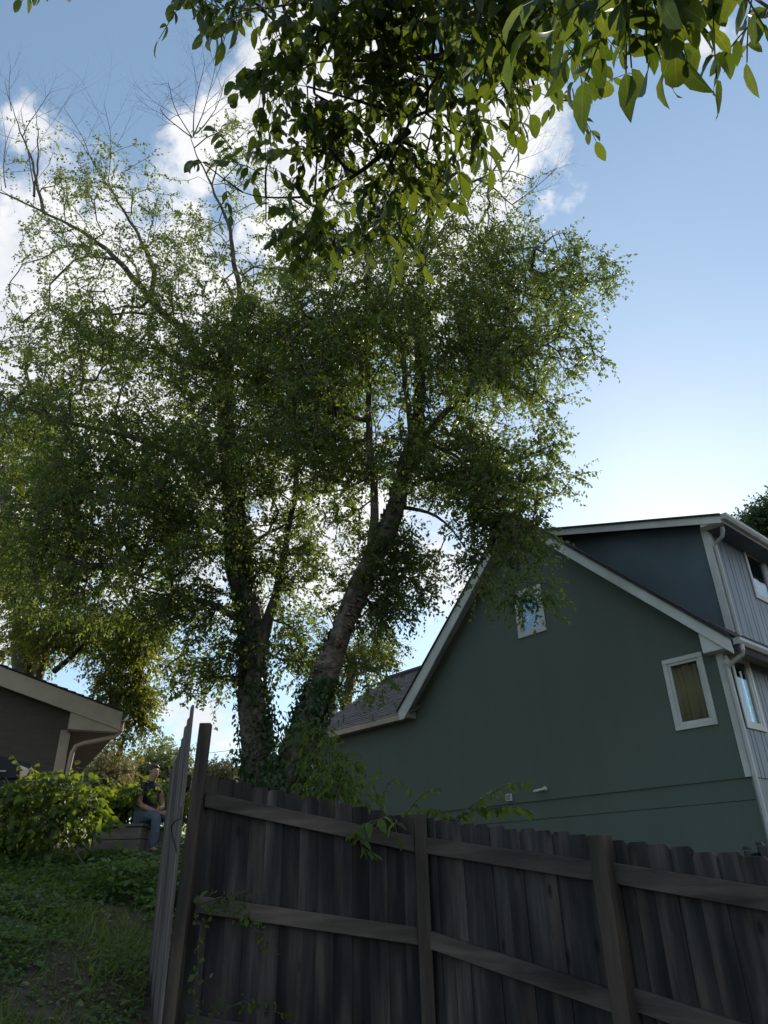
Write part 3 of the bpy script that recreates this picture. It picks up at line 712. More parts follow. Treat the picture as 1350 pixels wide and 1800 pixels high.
def leaf_batch(P, D, NR, size, tmpl):
    T, F = tmpl
    x, y, z = frames(D, NR)
    s = size[:, None, None]
    V = P[:, None, :] + s * (T[None, :, 0:1] * x[:, None, :] + T[None, :, 1:2] * y[:, None, :] + T[None, :, 2:3] * z[:, None, :])
    n, k = len(P), len(T)
    FF = (F[None] + (np.arange(n) * k)[:, None, None]).reshape(-1, 3)
    return V.reshape(-1, 3), FF, k
def leaves_obj(name, P, D, NR, size, tmpl, mt, parent=None, tint=None, kind='stuff', org=None):
    V, F, k = leaf_batch(P, D, NR, size, tmpl)
    if tint is None: tint = rng.random(len(P))
    return mk(name, V, F, mt, parent, tint=np.repeat(np.clip(tint, 0, 1), k), kind=kind, org=org)
def edges_mesh(A, B, ra, rb, k=3):
    A, B = np.asarray(A), np.asarray(B)
    t = norm(B - A); up = np.tile([.3, .2, .93], (len(A), 1)); a = norm(np.cross(t, up)); b = np.cross(t, a)
    V = []
    for (P, r) in ((A, ra), (B, rb)):
        for j in range(k):
            q = 2 * math.pi * j / k
            V.append(P + r[:, None] * (a * math.cos(q) + b * math.sin(q)))
    V = np.stack(V, 1)
    F = np.array([(j, (j + 1) % k, (j + 1) % k + k, j + k) for j in range(k)])
    FF = (F[None] + (np.arange(len(A)) * 2 * k)[:, None, None]).reshape(-1, 4)
    return V.reshape(-1, 3), FF
def rvec(n): return norm(rng.normal(size=(n, 3)))
def trunk_mesh(name, P, R, mt, parent, k=18, rough=.12, step=.12):
    """smooth tapered limb with uneven bark"""
    P = np.array(P); R = np.array(R)
    d = np.r_[0, np.cumsum(np.linalg.norm(np.diff(P, axis=0), axis=1))]
    n = max(4, int(d[-1] / step)); s = np.linspace(0, d[-1], n)
    def sm(arr):
        out = np.stack([np.interp(s, d, arr[:, i]) for i in range(arr.shape[1])], 1)
        for _ in range(3): out[1:-1] = (out[:-2] + 2 * out[1:-1] + out[2:]) / 4
        return out
    Q = sm(P); r = sm(R[:, None])[:, 0]
    if len(Q) > 6:
        ph = rng.random(4) * 6
        Q[1:-1, 0] += r[1:-1] * .25 * np.sin(s[1:-1] * 2.3 + ph[0]); Q[1:-1, 2] += r[1:-1] * .1 * np.sin(s[1:-1] * 1.7 + ph[1])
    if name == 'limb' and len(Q) > 6:
        ph = rng.random(6) * 6; am = .022 * (d[-1] > 1.2) * np.minimum(1, np.minimum(s, 1.0) * 1.5)
        for ax_ in range(3): Q[:, ax_] += am * (np.sin(s * 3.3 + ph[ax_]) - math.sin(ph[ax_])) * .8 + am * .5 * (np.sin(s * 8 + ph[ax_ + 3]) - math.sin(ph[ax_ + 3]))
        r = r * np.interp(s / d[-1], [0, .55, 1], [.9, .62, .22])
    T = np.gradient(Q, axis=0); T = norm(T)
    a = norm(np.cross(T, np.array([.05, .9, .3]))); b = np.cross(T, a)
    th = np.linspace(0, 2 * math.pi, k, endpoint=False)
    ph = rng.random(6) * 6.28
    V = np.zeros((n, k, 3))
    for j in range(k):
        m_ = 1 + rough * (np.sin(3 * th[j] + ph[0] + s * .9) * .45 + np.sin(7 * th[j] + ph[1] + 2.5 * np.sin(s * 2.1 + ph[2])) * .4 + np.sin(13 * th[j] + ph[3] + 3 * np.sin(s * 3.7 + ph[4]) + s * 2) * .3 + rng.normal(size=n) * .2)
        V[:, j] = Q + (r * m_)[:, None] * (a * math.cos(th[j]) + b * math.sin(th[j]))
    F = []
    i = np.arange(n - 1)[:, None]; j = np.arange(k)[None]
    F = np.stack([(i * k + j), (i * k + (j + 1) % k), ((i + 1) * k + (j + 1) % k), ((i + 1) * k + j)], -1).reshape(-1, 4)
    return mk(name, V.reshape(-1, 3), F, mt, parent, smooth=True), Q, r
def resolve(limb, mode='Y'):
    P = []; R = []
    for q in limb:
        p = atY(q[0], q[1], q[2]) if mode == 'Y' else atD(q[0], q[1], q[2])
        P.append(p); R.append(q[3] / FPX * depth(p))
    return P, R
def blob_points(blobs, total, mode='Y'):
    wts = np.array([b[2] * b[3] * b[6] for b in blobs]); cnt = np.maximum(2, (wts / wts.sum() * total).astype(int))
    out = []; spr = []
    for b, c in zip(blobs, cnt):
        a = rng.random(c) * 2 * math.pi; r = np.sqrt(rng.random(c)) ** 1.0
        xs = b[0] + b[2] * r * np.cos(a); ys = b[1] + b[3] * r * np.sin(a)
        Y = b[4] + b[5] * rng.uniform(-1, 1, c) * np.sqrt(1 - .6 * r ** 2)
        if c > 12 and mode == 'Y':          # foliage gathers in clumps with gaps between them
            kc = max(3, c // 9); own = rng.integers(0, kc, c); pull = rng.random(c) < .75
            f_ = np.where(pull, .42, 0)
            xs = xs * (1 - f_) + xs[own] * f_; ys = ys * (1 - f_) + ys[own] * f_; Y = Y * (1 - f_) + Y[own] * f_
        for x, y, Yq in zip(xs, ys, Y):
            out.append(atY(x, y, Yq) if mode == 'Y' else atD(x, y, Yq))
            spr.append(b[7] if len(b) > 7 else 1.0)
    return np.array(out), np.array(spr)
def grow(skel, rad, pts, penal=.35):
    """connect every point to the closest wood so that branches fork naturally"""
    Pn = [np.asarray(p) for p in skel]; n0 = len(Pn)
    base = np.array(Pn)
    d0 = np.array([np.min(np.linalg.norm(base - p, axis=1)) for p in pts]); order = np.argsort(d0)
    M = n0 + len(pts) * 4
    pos = np.zeros((M, 3)); pos[:n0] = base; ln = np.zeros(M); par = -np.ones(M, int); leaf = np.zeros(M, bool); pid = -np.ones(M, int)
    n = n0
    for oi in order:
        p = pts[oi]
        dd = np.linalg.norm(pos[:n] - p, axis=1)
        c = dd + penal * ln[:n] + .25 * np.maximum(0, pos[:n, 2] - p[2])
        j = int(np.argmin(c)); L = dd[j]
        seg = 1 if L < .4 else (2 if L < .9 else 3)
        prev = j
        for s in range(1, seg + 1):
            f = s / seg
            q = pos[j] * (1 - f) + p * f
            if s < seg: q = q + rng.normal(size=3) * L * .05 + np.array([0, 0, 1]) * L * .10 * math.sin(math.pi * f)
            pos[n] = q; par[n] = prev; ln[n] = ln[prev] + L / seg; prev = n; n += 1
        leaf[prev] = True; pid[prev] = oi
    w = np.zeros(n)
    w[leaf[:n]] = 1
    for i in range(n - 1, n0 - 1, -1): w[par[i]] += w[i] if par[i] >= n0 else 0
    return pos[:n], par[:n], w, leaf[:n], pid[:n], n0
def make_tree(root, trunk, limbs, blobs, nodes, mode='Y', twig_r=.0045, spray=5, tl=.45, lpt=11, lsize=.066, lmat='birch_leaf', bark='bark', tmpl=LEAF_SMALL, droop=.5, cam_side=None, limb_k=10, yellow=0, extra_bare=None):
    skel = []; 
    for i, lb in enumerate([trunk] + limbs):
        P, R = lb if isinstance(lb, tuple) else resolve(lb, mode)
        o, Q, r = trunk_mesh('trunk' if i == 0 else 'limb', P, R, bark, root, k=34 if i == 0 else limb_k, step=.06 if i == 0 else .16, rough=.17 if i == 0 else .08)
        h = len(Q) // 3 if i == 0 else 1
        skel += list(Q[h::3])
    pts, spr = blob_points(blobs, nodes, mode)
    pos, par, w, leaf, pid, n0 = grow(skel, None, pts)
    idx = np.arange(n0, len(pos))
    ra = twig_r * np.sqrt(np.maximum(w[idx], 1)) * 1.25; 
    pw = np.where(par[idx] >= n0, w[par[idx]], w[idx]); rp = twig_r * np.sqrt(np.maximum(np.minimum(pw, w[idx] * 2.2), 1)) * 1.25
    V1, F1 = edges_mesh(pos[par[idx]], pos[idx], rp, ra, 4)
    # fine twigs with leaves
    li = np.where(leaf)[0]; n = len(li); sp = spr[pid[li]]
    nt_ = spray
    base = np.repeat(pos[li], nt_, 0); pd = norm(pos[li] - pos[par[li]]); pd = np.repeat(pd, nt_, 0)
    sp2 = np.repeat(sp, nt_)
    d1 = norm(pd * .5 + rvec(n * nt_) * .9 + np.array([0, 0, .1])); L = tl * rng.uniform(.5, 1.2, n * nt_)
    mid = base + d1 * L[:, None] * .5; d2 = norm(d1 + np.array([0, 0, -droop]) * rng.uniform(.3, 1.4, (n * nt_, 1))); end = mid + d2 * L[:, None] * .5
    tr = np.full(n * nt_, twig_r * .55)
    V2, F2 = edges_mesh(base, mid, tr, tr * .7); V3, F3 = edges_mesh(mid, end, tr * .7, tr * .4)
    o1 = mk('branches', V1, F1, bark if bark != 'birch_bark' else 'bark', root, kind='stuff', smooth=True)
    mk('twigs', np.r_[V2, V3], np.r_[F2, F3 + len(V2)], 'twig', root, kind='stuff')
    # leaves alternate along each twig
    m = n * nt_
    f = np.tile(np.linspace(.12, 1.0, lpt), (m, 1)) + rng.normal(size=(m, lpt)) * .03
    keep = rng.random((m, lpt)) < np.clip(sp2, 0, 1)[:, None]
    f_ = f[..., None]
    P = np.where(f_ < .5, base[:, None] + (mid - base)[:, None] * f_ * 2, mid[:, None] + (end - mid)[:, None] * (f_ - .5) * 2)
    dd = np.where(f_ < .5, d1[:, None], d2[:, None])
    side = norm(np.cross(dd, rng.normal(size=(m, 1, 3)) + np.zeros((m, lpt, 3)))) 
    side = side * np.where(np.arange(lpt) % 2, 1, -1)[None, :, None]
    D = norm(dd * .5 + side * .8 + np.array([0, 0, -droop * .9]) + rng.normal(size=(m, lpt, 3)) * .3)
    NR = norm(rng.normal(size=(m, lpt, 3)) * .8 + np.array([0, -.2, .9]))
    P, D, NR = P[keep], D[keep], NR[keep]
    sz = lsize * rng.uniform(.6, 1.25, len(P))
    # per-branch hue so clumps differ
    tn = np.repeat(np.repeat(rng.random(n), nt_)[:, None], lpt, 1)[keep] * .6 + rng.random(len(P)) * .4
    leaves_obj('crown', P, D, NR, sz, tmpl, lmat, root, tint=tn)
    return pos, len(P)
# ------------------------------------------------------------------ the two birches
trunkR = [(496, 1440, 9.45, 28), (508, 1375, 9.5, 27), (532, 1290, 9.5, 23), (565, 1195, 9.5, 19), (602, 1105, 9.5, 17), (642, 1010, 9.5, 17), (673, 945, 9.5, 17), (697, 880, 9.5, 14.5), (714, 820, 9.5, 12.5), (733, 765, 9.5, 10.5), (738, 690, 9.6, 8.5), (737, 600, 9.7, 6.5), (739, 500, 9.8, 5), (750, 410, 9.8, 3.2), (765, 330, 9.8, 1.6)]
limbsR = [
 [(655, 1000, 9.5, 9), (655, 920, 9.35, 9), (653, 820, 9.3, 8.5), (650, 720, 9.2, 8), (640, 610, 9.2, 6.5), (645, 480, 9.2, 4.5), (660, 370, 9.2, 3)],
 [(724, 780, 9.4, 6), (722, 690, 9.2, 6), (705, 600, 9.1, 5), (692, 520, 9.0, 4), (685, 430, 9, 3)],
 [(722, 800, 9.4, 8), (768, 745, 9.1, 8), (830, 690, 8.9, 6), (905, 640, 8.7, 4.5), (985, 598, 8.5, 3)],
 [(815, 705, 8.95, 5), (870, 600, 9.0, 4), (915, 490, 9.1, 3), (950, 420, 9.1, 2)],
 [(735, 770, 9.5, 5), (810, 800, 8.9, 4), (875, 870, 8.5, 3), (930, 960, 8.3, 2)],
 [(650, 740, 9.2, 5), (600, 735, 9.0, 4.5), (555, 690, 9.0, 3.5), (510, 600, 9.0, 2.5)],
 [(690, 890, 9.5, 5), (760, 900, 10, 4), (830, 980, 10.2, 2.5)],
 [(620, 1060, 9.5, 5), (665, 1000, 9.9, 4), (720, 960, 10.2, 3)],
 [(760, 360, 9.8, 3.5), (860, 310, 9.8, 2.5), (905, 250, 9.8, 2), (935, 190, 9.8, 1.2)],
]
Y = 9.5
blobsR = [(690, 560, 180, 170, Y, 1.9, 1.25), (880, 520, 140, 120, Y, 1.6, 1.0, .9), (990, 470, 95, 75, Y, 1.0, .55, .8), (860, 650, 130, 110, Y - .3, 1.5, 1.3), (985, 600, 60, 60, 8.6, .5, .6, .9), (1060, 615, 28, 22, 8.5, .2, .5, .9),
 (560, 680, 110, 190, Y, 1.8, 1.25), (790, 800, 140, 100, Y - .3, 1.3, 1.2), (870, 860, 110, 70, 8.9, 1.0, 1.0), (980, 850, 38, 20, 8.6, .4, .5), (925, 945, 65, 55, 8.6, .5, .8), (930, 1025, 40, 40, 8.5, .3, .75), (850, 1010, 50, 40, 9.2, .4, .5), (850, 950, 60, 50, 9.2, .6, .5),
 (700, 980, 90, 80, 9.9, 1.0, .9), (650, 1060, 80, 90, 10, 1.0, .7), (760, 1010, 60, 60, 10, .8, .4, .8), (960, 740, 18, 55, 8.6, .3, .8, .9),
 (840, 350, 80, 80, Y, 1.0, .35, .55), (700, 380, 130, 110, Y, 1.4, .8, .9), (540, 430, 90, 110, Y, 1.5, .9, .9), (920, 300, 50, 70, 9.8, .5, .25, .25), (585, 1160, 30, 60, 9.8, .4, .5), (600, 830, 90, 130, 9.9, 1.2, .75), (640, 1195, 50, 30, 9.4, .3, .45), (1010, 500, 90, 60, 9.3, .8, .5), (880, 420, 110, 60, 9.5, 1, .5), (960, 790, 25, 60, 8.6, .3, .6)]
bR = thing('birch_tree', atY(500, 1400, 9.5) * [1, 1, 0] + [0, 0, 1.3], 'birch with a thick trunk leaning right, its crown drooping over the green house', 'tree', 'birches behind the fence')
posR, nR = make_tree(bR, trunkR, limbsR, blobsR, 2000, bark='birch_bark', spray=6, lpt=13)
trunkL = [(462, 1450, 10.5, 30), (455, 1370, 10.5, 24), (452, 1290, 10.5, 22), (446, 1200, 10.5, 23), (440, 1100, 10.5, 22), (424, 1000, 10.5, 20), (412, 900, 10.5, 18), (402, 800, 10.5, 15), (398, 700, 10.6, 13), (395, 620, 10.7, 10)]
limbsL = [
 [(448, 1160, 10.5, 12), (470, 1085, 10.4, 12), (492, 1010, 10.3, 9), (507, 930, 10.2, 7), (518, 820, 10.2, 5.5), (528, 660, 10.2, 4), (520, 520, 10.2, 2.5)],
 [(432, 1095, 10.5, 8), (380, 1062, 10.2, 6.5), (300, 1035, 9.9, 5), (232, 1002, 9.7, 3.5), (160, 990, 9.6, 2.2)],
 [(405, 850, 10.5, 9), (320, 798, 10.3, 8), (222, 766, 10.1, 7), (140, 745, 10, 6), (60, 722, 9.9, 5), (-50, 695, 9.8, 3.5)],
 [(397, 680, 10.6, 10), (330, 590, 10.7, 9), (265, 527, 10.8, 8), (190, 440, 10.9, 6.5), (148, 410, 10.9, 5.5), (75, 372, 11, 4.5), (0, 338, 11, 3.5), (-60, 320, 11, 2.5)],
 [(262, 530, 10.8, 6), (275, 470, 10.8, 5), (228, 385, 10.9, 3.5), (175, 300, 11, 2.3), (130, 230, 11, 1.5)],
 [(396, 640, 10.7, 8), (425, 520, 10.8, 6.5), (412, 440, 10.8, 5.5), (396, 370, 10.8, 4.5), (365, 310, 10.9, 4), (343, 262, 10.9, 3.2), (336, 240, 10.9, 3)],
 [(78, 375, 11, 3.5), (52, 270, 11, 2.5), (22, 195, 11, 1.5), (8, 140, 11, 1)],
 [(60, 345, 11, 2.5), (68, 250, 11, 1.8), (60, 180, 11, 1)],
 [(408, 940, 10.5, 7), (330, 905, 10.1, 5.5), (240, 890, 9.8, 4), (150, 870, 9.6, 3)],
 [(418, 980, 10.5, 5), (480, 930, 10, 4), (560, 880, 9.8, 3)],
]
Y = 10.5
blobsL = [(60, 300, 80, 90, 11, .9, .26, .35), (190, 340, 120, 110, Y, 1.3, .5, .6), (110, 450, 130, 90, Y, 1.3, .5, .65), (300, 440, 120, 120, Y, 1.5, .8, .75), (430, 280, 70, 80, Y, .8, .6, .6), (150, 590, 190, 100, Y, 2, 1.0, .95),
 (360, 620, 150, 120, Y, 2.2, 1.25), (120, 730, 170, 100, Y - .5, 2, .95), (330, 780, 170, 120, Y - .3, 2.2, 1.3), (140, 880, 180, 110, Y - .6, 2, 1.3), (320, 930, 130, 100, Y - .4, 1.8, 1.2),
 (150, 1010, 170, 80, Y - .7, 1.5, 1.15), (310, 1080, 110, 70, Y - .5, 1.2, 1.0), (480, 780, 90, 170, Y, 1.6, 1.2), (510, 980, 70, 110, Y, 1.2, .95), (480, 580, 100, 120, Y, 1.7, 1.6), (560, 640, 80, 100, Y, 1.2, 1.0), (390, 1160, 60, 90, Y, 1, .55), (520, 1130, 50, 90, Y, 1, .75), (330, 1180, 60, 50, Y, .8, .6), (440, 330, 50, 60, Y, .8, .4, .6)]
bL = thing('birch_tree', atY(455, 1400, 10.5) * [1, 1, 0] + [0, 0, 1.5], 'birch with straight ivy-clad trunk left of the leaning one, bare twigs at top', 'tree', 'birches behind the fence')
posL, nL = make_tree(bL, trunkL, limbsL, blobsL, 2250, spray=6, lpt=13)
def twig_fan(root, starts, name='bare_twigs'):
    EA, EB, RA, RB = [], [], [], []
    def rec(p, d, L, r, lev):
        n = 6; side = 1 if rng.random() < .5 else -1
        bend = rng.normal(size=3) * .03
        for k_ in range(n):
            d = norm(np.array([d + bend + np.array([0, 0, .035]) + rng.normal(size=3) * .035]))[0]
            q = p + d * L / n; r2 = r * .86
            EA.append(p); EB.append(q); RA.append(r); RB.append(r2); p = q; r = r2
            if lev > 0 and k_ >= 1:
                ax = norm(np.array([rng.normal(size=3) * .5 + np.array([0, .8, .2])]))[0]; ang = side * rng.uniform(.4, .75); side = -side
                c = d * math.cos(ang) + np.cross(ax, d) * math.sin(ang)
                rec(p, c, L * rng.uniform(.42, .62), r * .62, lev - 1)
    for (x0, y0, Y0, x1, y1, r, lev) in starts:
        a = atY(x0, y0, Y0); b = atY(x1, y1, Y0 + rng.uniform(-.2, .2)); L = np.linalg.norm(b - a)
        rec(a, (b - a) / L, L, r, lev)
    V, F = edges_mesh(np.array(EA), np.array(EB), np.array(RA), np.array(RB), 4)
    mk(name, V, F, 'twig', root, kind='stuff')
twig_fan(bL, [(338, 242, 10.9, 225, 165, .022, 3), (338, 242, 10.9, 270, 140, .018, 2), (340, 240, 10.9, 330, 130, .018, 3), (340, 240, 10.9, 395, 135, .018, 2), (345, 235, 10.9, 435, 165, .02, 3), (365, 300, 10.9, 440, 220, .015, 2),
    (20, 195, 11, 5, 130, .012, 2), (40, 240, 11, 80, 150, .014, 2), (10, 330, 11, -20, 220, .014, 2), (165, 290, 11, 120, 190, .012, 2), (190, 320, 11, 215, 180, .012, 2), (60, 330, 11, 30, 160, .016, 2)])
twig_fan(bR, [(900, 270, 9.8, 935, 190, .014, 2), (880, 320, 9.8, 960, 230, .016, 3), (900, 360, 9.8, 985, 310, .014, 2), (860, 310, 9.8, 880, 200, .014, 2)])
# ------------------------------------------------------------------ trees further back
def far_tree(name, label, trunk, limbs, blobs, nodes, **kw):
    t = thing(name, np.array(resolve(trunk)[0][0]), label, 'tree', 'trees in the background')
    make_tree(t, trunk, limbs, blobs, nodes, **kw); return t
far_tree('shade_tree', 'dense tree with twin dark trunks rising behind the brick house roof', [(48, 1330, 17, 22), (48, 1200, 17, 20), (40, 1080, 17, 17), (20, 960, 17, 13), (5, 850, 17, 9)],
    [[(62, 1230, 17, 15), (85, 1120, 17, 12), (110, 1000, 17, 8), (140, 900, 17, 5)], [(95, 1180, 16.5, 6), (150, 1130, 16, 5), (210, 1090, 15.8, 4), (250, 1120, 15.7, 3)]],
    [(30, 980, 110, 120, 17, 2, 1), (120, 1110, 120, 60, 16.3, 1.5, 1.2), (60, 800, 120, 100, 17, 2, .8), (240, 1130, 50, 70, 16, 1, 1.2), (235, 1235, 32, 70, 15.8, .6, 1.6), (190, 1200, 30, 40, 15.8, .6, 1), (10, 1130, 30, 50, 18, 1, .5)], 1000,
    spray=5, lpt=12, lsize=.085, tl=.6, lmat='birch_leaf_yellow', droop=.8)
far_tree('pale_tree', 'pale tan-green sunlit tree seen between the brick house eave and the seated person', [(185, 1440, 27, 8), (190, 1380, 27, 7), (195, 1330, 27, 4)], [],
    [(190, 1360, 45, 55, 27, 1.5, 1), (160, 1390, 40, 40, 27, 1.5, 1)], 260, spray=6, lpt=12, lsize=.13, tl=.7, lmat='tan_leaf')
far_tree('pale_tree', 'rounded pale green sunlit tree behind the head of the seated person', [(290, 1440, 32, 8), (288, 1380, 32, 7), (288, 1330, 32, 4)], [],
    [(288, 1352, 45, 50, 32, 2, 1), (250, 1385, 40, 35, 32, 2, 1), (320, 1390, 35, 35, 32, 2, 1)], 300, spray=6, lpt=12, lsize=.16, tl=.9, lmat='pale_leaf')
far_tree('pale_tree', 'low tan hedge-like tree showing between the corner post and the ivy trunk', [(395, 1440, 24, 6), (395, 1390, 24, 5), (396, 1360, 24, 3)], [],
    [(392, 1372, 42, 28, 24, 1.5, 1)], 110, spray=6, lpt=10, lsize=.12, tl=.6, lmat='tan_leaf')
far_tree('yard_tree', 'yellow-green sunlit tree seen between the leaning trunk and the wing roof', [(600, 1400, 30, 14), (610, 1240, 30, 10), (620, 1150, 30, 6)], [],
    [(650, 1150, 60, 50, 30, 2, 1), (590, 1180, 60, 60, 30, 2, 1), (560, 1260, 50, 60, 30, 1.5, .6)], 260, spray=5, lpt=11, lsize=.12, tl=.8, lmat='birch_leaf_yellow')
far_tree('dark_tree', 'dark tree crown showing above the dormer roof at the right edge', [(1352, 1250, 30, 14), (1345, 1050, 30, 12), (1338, 940, 30, 7)], [],
    [(1335, 925, 34, 26, 30, 1.6, 1), (1380, 915, 50, 45, 30, 2, 1)], 300, spray=6, lpt=12, lsize=.16, tl=.8, lmat='ivy_leaf')
# treeline far behind so the land does not end in a bare edge
V = []; n = 30000
a = rng.uniform(-1.3, 1.25, n); r = rng.uniform(60, 95, n); x = r * np.sin(a); y = r * np.cos(a)
hh = 4.5 + 3 * np.sin(a * 9) + 1.6 * np.sin(a * 23 + 1)
P = np.stack([x, y, gz(x, y) + rng.random(n) ** .8 * hh], 1)
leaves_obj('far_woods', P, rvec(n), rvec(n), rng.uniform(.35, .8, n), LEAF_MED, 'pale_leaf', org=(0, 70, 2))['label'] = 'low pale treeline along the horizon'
# ------------------------------------------------------------------ ivy on the trunks
def ivy(path, z_hi, n, label, spread=.1, size=.075):
    P0, R = resolve(path); P0 = np.array(P0); R = np.array(R)
    keep = P0[:, 2] < z_hi; P0, R = P0[keep], R[keep]
    d = np.r_[0, np.cumsum(np.linalg.norm(np.diff(P0, axis=0), axis=1))]
    s = d[-1] * rng.random(n) ** 1.35
    c = np.stack([np.interp(s, d, P0[:, i]) for i in range(3)], 1); r = np.interp(s, d, R)
    th = rng.random(n) * 2 * math.pi
    out = np.stack([np.cos(th), np.sin(th), np.zeros(n)], 1)
    dens = .5 + .5 * np.sin(th * 2 + s * 1.7) + rng.random(n)
    off = np.abs(rng.normal(size=n)) * spread * (1.2 - .5 * s / d[-1])
    k_ = dens > .55
    P = (c + out * (r + off)[:, None])[k_]
    D = norm(np.array([0, 0, -1.]) + rng.normal(size=P.shape) * .45); NR = norm(out[k_] + rng.normal(size=P.shape) * .45)
    o = leaves_obj('ivy', P, D, NR, size * rng.uniform(.6, 1.3, len(P)), LEAF_MED, 'ivy_leaf', org=P0[0])
    return tag(o, label, 'ivy', 'ivy climbing the birch trunks')
def bark_plates(root, path, n, size):
    P0, R = resolve(path); P0 = np.array(P0); R = np.array(R)
    d = np.r_[0, np.cumsum(np.linalg.norm(np.diff(P0, axis=0), axis=1))]; s = d[-1] * rng.random(n)
    c = np.stack([np.interp(s, d, P0[:, i]) for i in range(3)], 1); r = np.interp(s, d, R); th = rng.random(n) * 6.283
    ax = norm(np.stack([np.interp(s + .05, d, P0[:, i]) for i in range(3)], 1) - np.stack([np.interp(s - .05, d, P0[:, i]) for i in range(3)], 1))
    a = norm(np.cross(ax, [0, 1, .1])); b = np.cross(ax, a); out = a * np.cos(th)[:, None] + b * np.sin(th)[:, None]; tan = np.cross(ax, out)
    D = norm(tan + rng.normal(size=(n, 3)) * .35 + out * rng.uniform(-.1, .35, (n, 1))); NR = norm(out + rng.normal(size=(n, 3)) * .2)
    leaves_obj('bark_plates', c + out * (r * 1.03)[:, None] - D * size * .5, D, NR, size * rng.uniform(.5, 1.4, n), LEAF_MED, 'birch_bark', root)
bark_plates(bR, trunkR, 2600, .11); bark_plates(bL, trunkL, 1800, .10)
ivy(trunkL, 7.4, 5200, 'dark ivy covering the straight left birch trunk', spread=.075)
ivy(trunkR, 4.6, 3400, 'dark ivy around the foot of the leaning birch trunk', spread=.11)
# ------------------------------------------------------------------ big-leaved plants: single leaves are parts
def leaf_part_meshes(tmpl, mt, nm='leaf'):
    out = []
    for i in range(8):
        V = tmpl[0].copy(); x = V[:, 0].copy(); y = V[:, 1].copy()
        V[:, 1] = y * (1, 1.15, .85, 1.05, .95, 1.2, .9, 1.1)[i] + .05 * math.sin(i * 2.1) * x ** 2
        V[:, 2] += .1 * math.sin(i * 1.7 + 1) * np.sin(x * 5 + i) * .5 + y * math.sin(i * 1.3) * .5 * x + np.abs(y) * .25 * math.cos(i * 2.3)
        out.append(mesh_np(nm, V, tmpl[1], mt, smooth=True))
    return out
LB = leaf_part_meshes(LEAF_BIG, 'ash_leaf_single'); LM = leaf_part_meshes(LEAF_BIG, 'bush_leaf_single')
def leafy(root, P, D, NR, size, tmpl, meshes, stuff_mat, cap=300, width=1.0):
    """the largest leaves in view become single leaf parts, the rest one mass"""
    P, D, NR = map(np.asarray, (P, D, NR))
    rel = P - CAM; dz_ = rel @ Fv; u = 675 + FPX * (rel @ Rv) / np.maximum(dz_, .1); v = 900 - FPX * (rel @ Uv) / np.maximum(dz_, .1)
    inv = (dz_ > .2) & (u > -20) & (u < 1370) & (v > -40) & (v < 1820)
    sc = np.where(inv, size / np.maximum(dz_, .2), 0)
    order = np.argsort(-sc); big = order[:cap][sc[order[:cap]] * FPX > 9]
    rest = np.setdiff1d(np.arange(len(P)), big)
    x, y, z = frames(D, NR)
    y = np.cross(z, x)
    o0 = ORG[root.name]
    for i in big:
        o = bpy.data.objects.new('leaf', meshes[int(rng.integers(len(meshes)))]); COL.objects.link(o); o.parent = root
        p = P[i] - o0; s = size[i]
        o.matrix_local = Matrix(((x[i][0] * s, y[i][0] * s * width, z[i][0] * s, p[0]), (x[i][1] * s, y[i][1] * s * width, z[i][1] * s, p[1]), (x[i][2] * s, y[i][2] * s * width, z[i][2] * s, p[2]), (0, 0, 0, 1)))
    if len(rest) > 3:
        T = (tmpl[0] * [1, width, 1], tmpl[1])
        leaves_obj('foliage', P[rest], D[rest], NR[rest], size[rest], T, stuff_mat, root)
# near tree whose branches hang into the top of the picture
ash = thing('overhanging_tree', (3.3, -2.0, gz1(3.3, -2)), 'near tree with large compound leaves hanging from the top of the view', 'tree')
tP = [np.array(p) for p in ((3.3, -2.0, -.4), (3.25, -1.95, .8), (3.15, -1.85, 2.4), (3.0, -1.75, 4.0), (2.9, -1.8, 5.6), (2.7, -1.9, 7.5))]
TB = (tP, [.24, .2, .18, .16, .13, .08])
Dp = lambda *q: [atD(*a) for a in q]
def lim(pts, r): return (pts, r)
limbsN = [
 lim([tP[3]] + Dp((1480, -420, 2.9), (1200, -200, 2.75), (1000, -50, 2.7), (860, 45, 2.75), (760, 150, 2.85), (690, 290, 2.95), (655, 400, 3.1), (640, 440, 3.2)), [.09, .06, .045, .03, .024, .018, .013, .008, .004]),
 lim(Dp((1000, -50, 2.7), (820, -70, 2.9), (620, -30, 3.1), (480, 5, 3.3), (380, 30, 3.4)), [.03, .02, .014, .009, .004]),
 lim(Dp((720, 230, 2.9), (640, 300, 3.0), (560, 347, 3.1), (440, 348, 3.2), (370, 310, 3.3)), [.013, .011, .009, .006, .003]),
 lim(Dp((800, 95, 2.8), (700, 108, 3.0), (560, 105, 3.1), (490, 130, 3.2)), [.014, .01, .007, .004]),
 lim([tP[3]] + Dp((1600, -300, 2.0), (1420, -160, 1.35), (1250, -130, 1.25), (1150, -90, 1.3), (1090, -30, 1.38)), [.08, .04, .022, .014, .009, .004]),
 lim(Dp((1420, -160, 1.35), (1380, -40, 1.4), (1345, 30, 1.5)), [.012, .006, .003]),
 lim(Dp((930, 0, 2.7), (935, 80, 2.6), (920, 150, 2.7), (975, 175, 3.2)), [.014, .009, .006, .003]),
 lim(Dp((620, -30, 3.1), (300, -60, 3.5), (130, -30, 3.6)), [.01, .006, .003]),
]
skel = []
for i, (P, R) in enumerate([TB] + limbsN):
    o, Q, r = trunk_mesh('trunk' if i == 0 else 'limb', P, R, 'bark', ash, k=20 if i == 0 else 8, step=.1 if i == 0 else .05, rough=.1)
    if i: skel += list(Q[(len(Q) // 3 if i in (1, 5) else 1)::2])
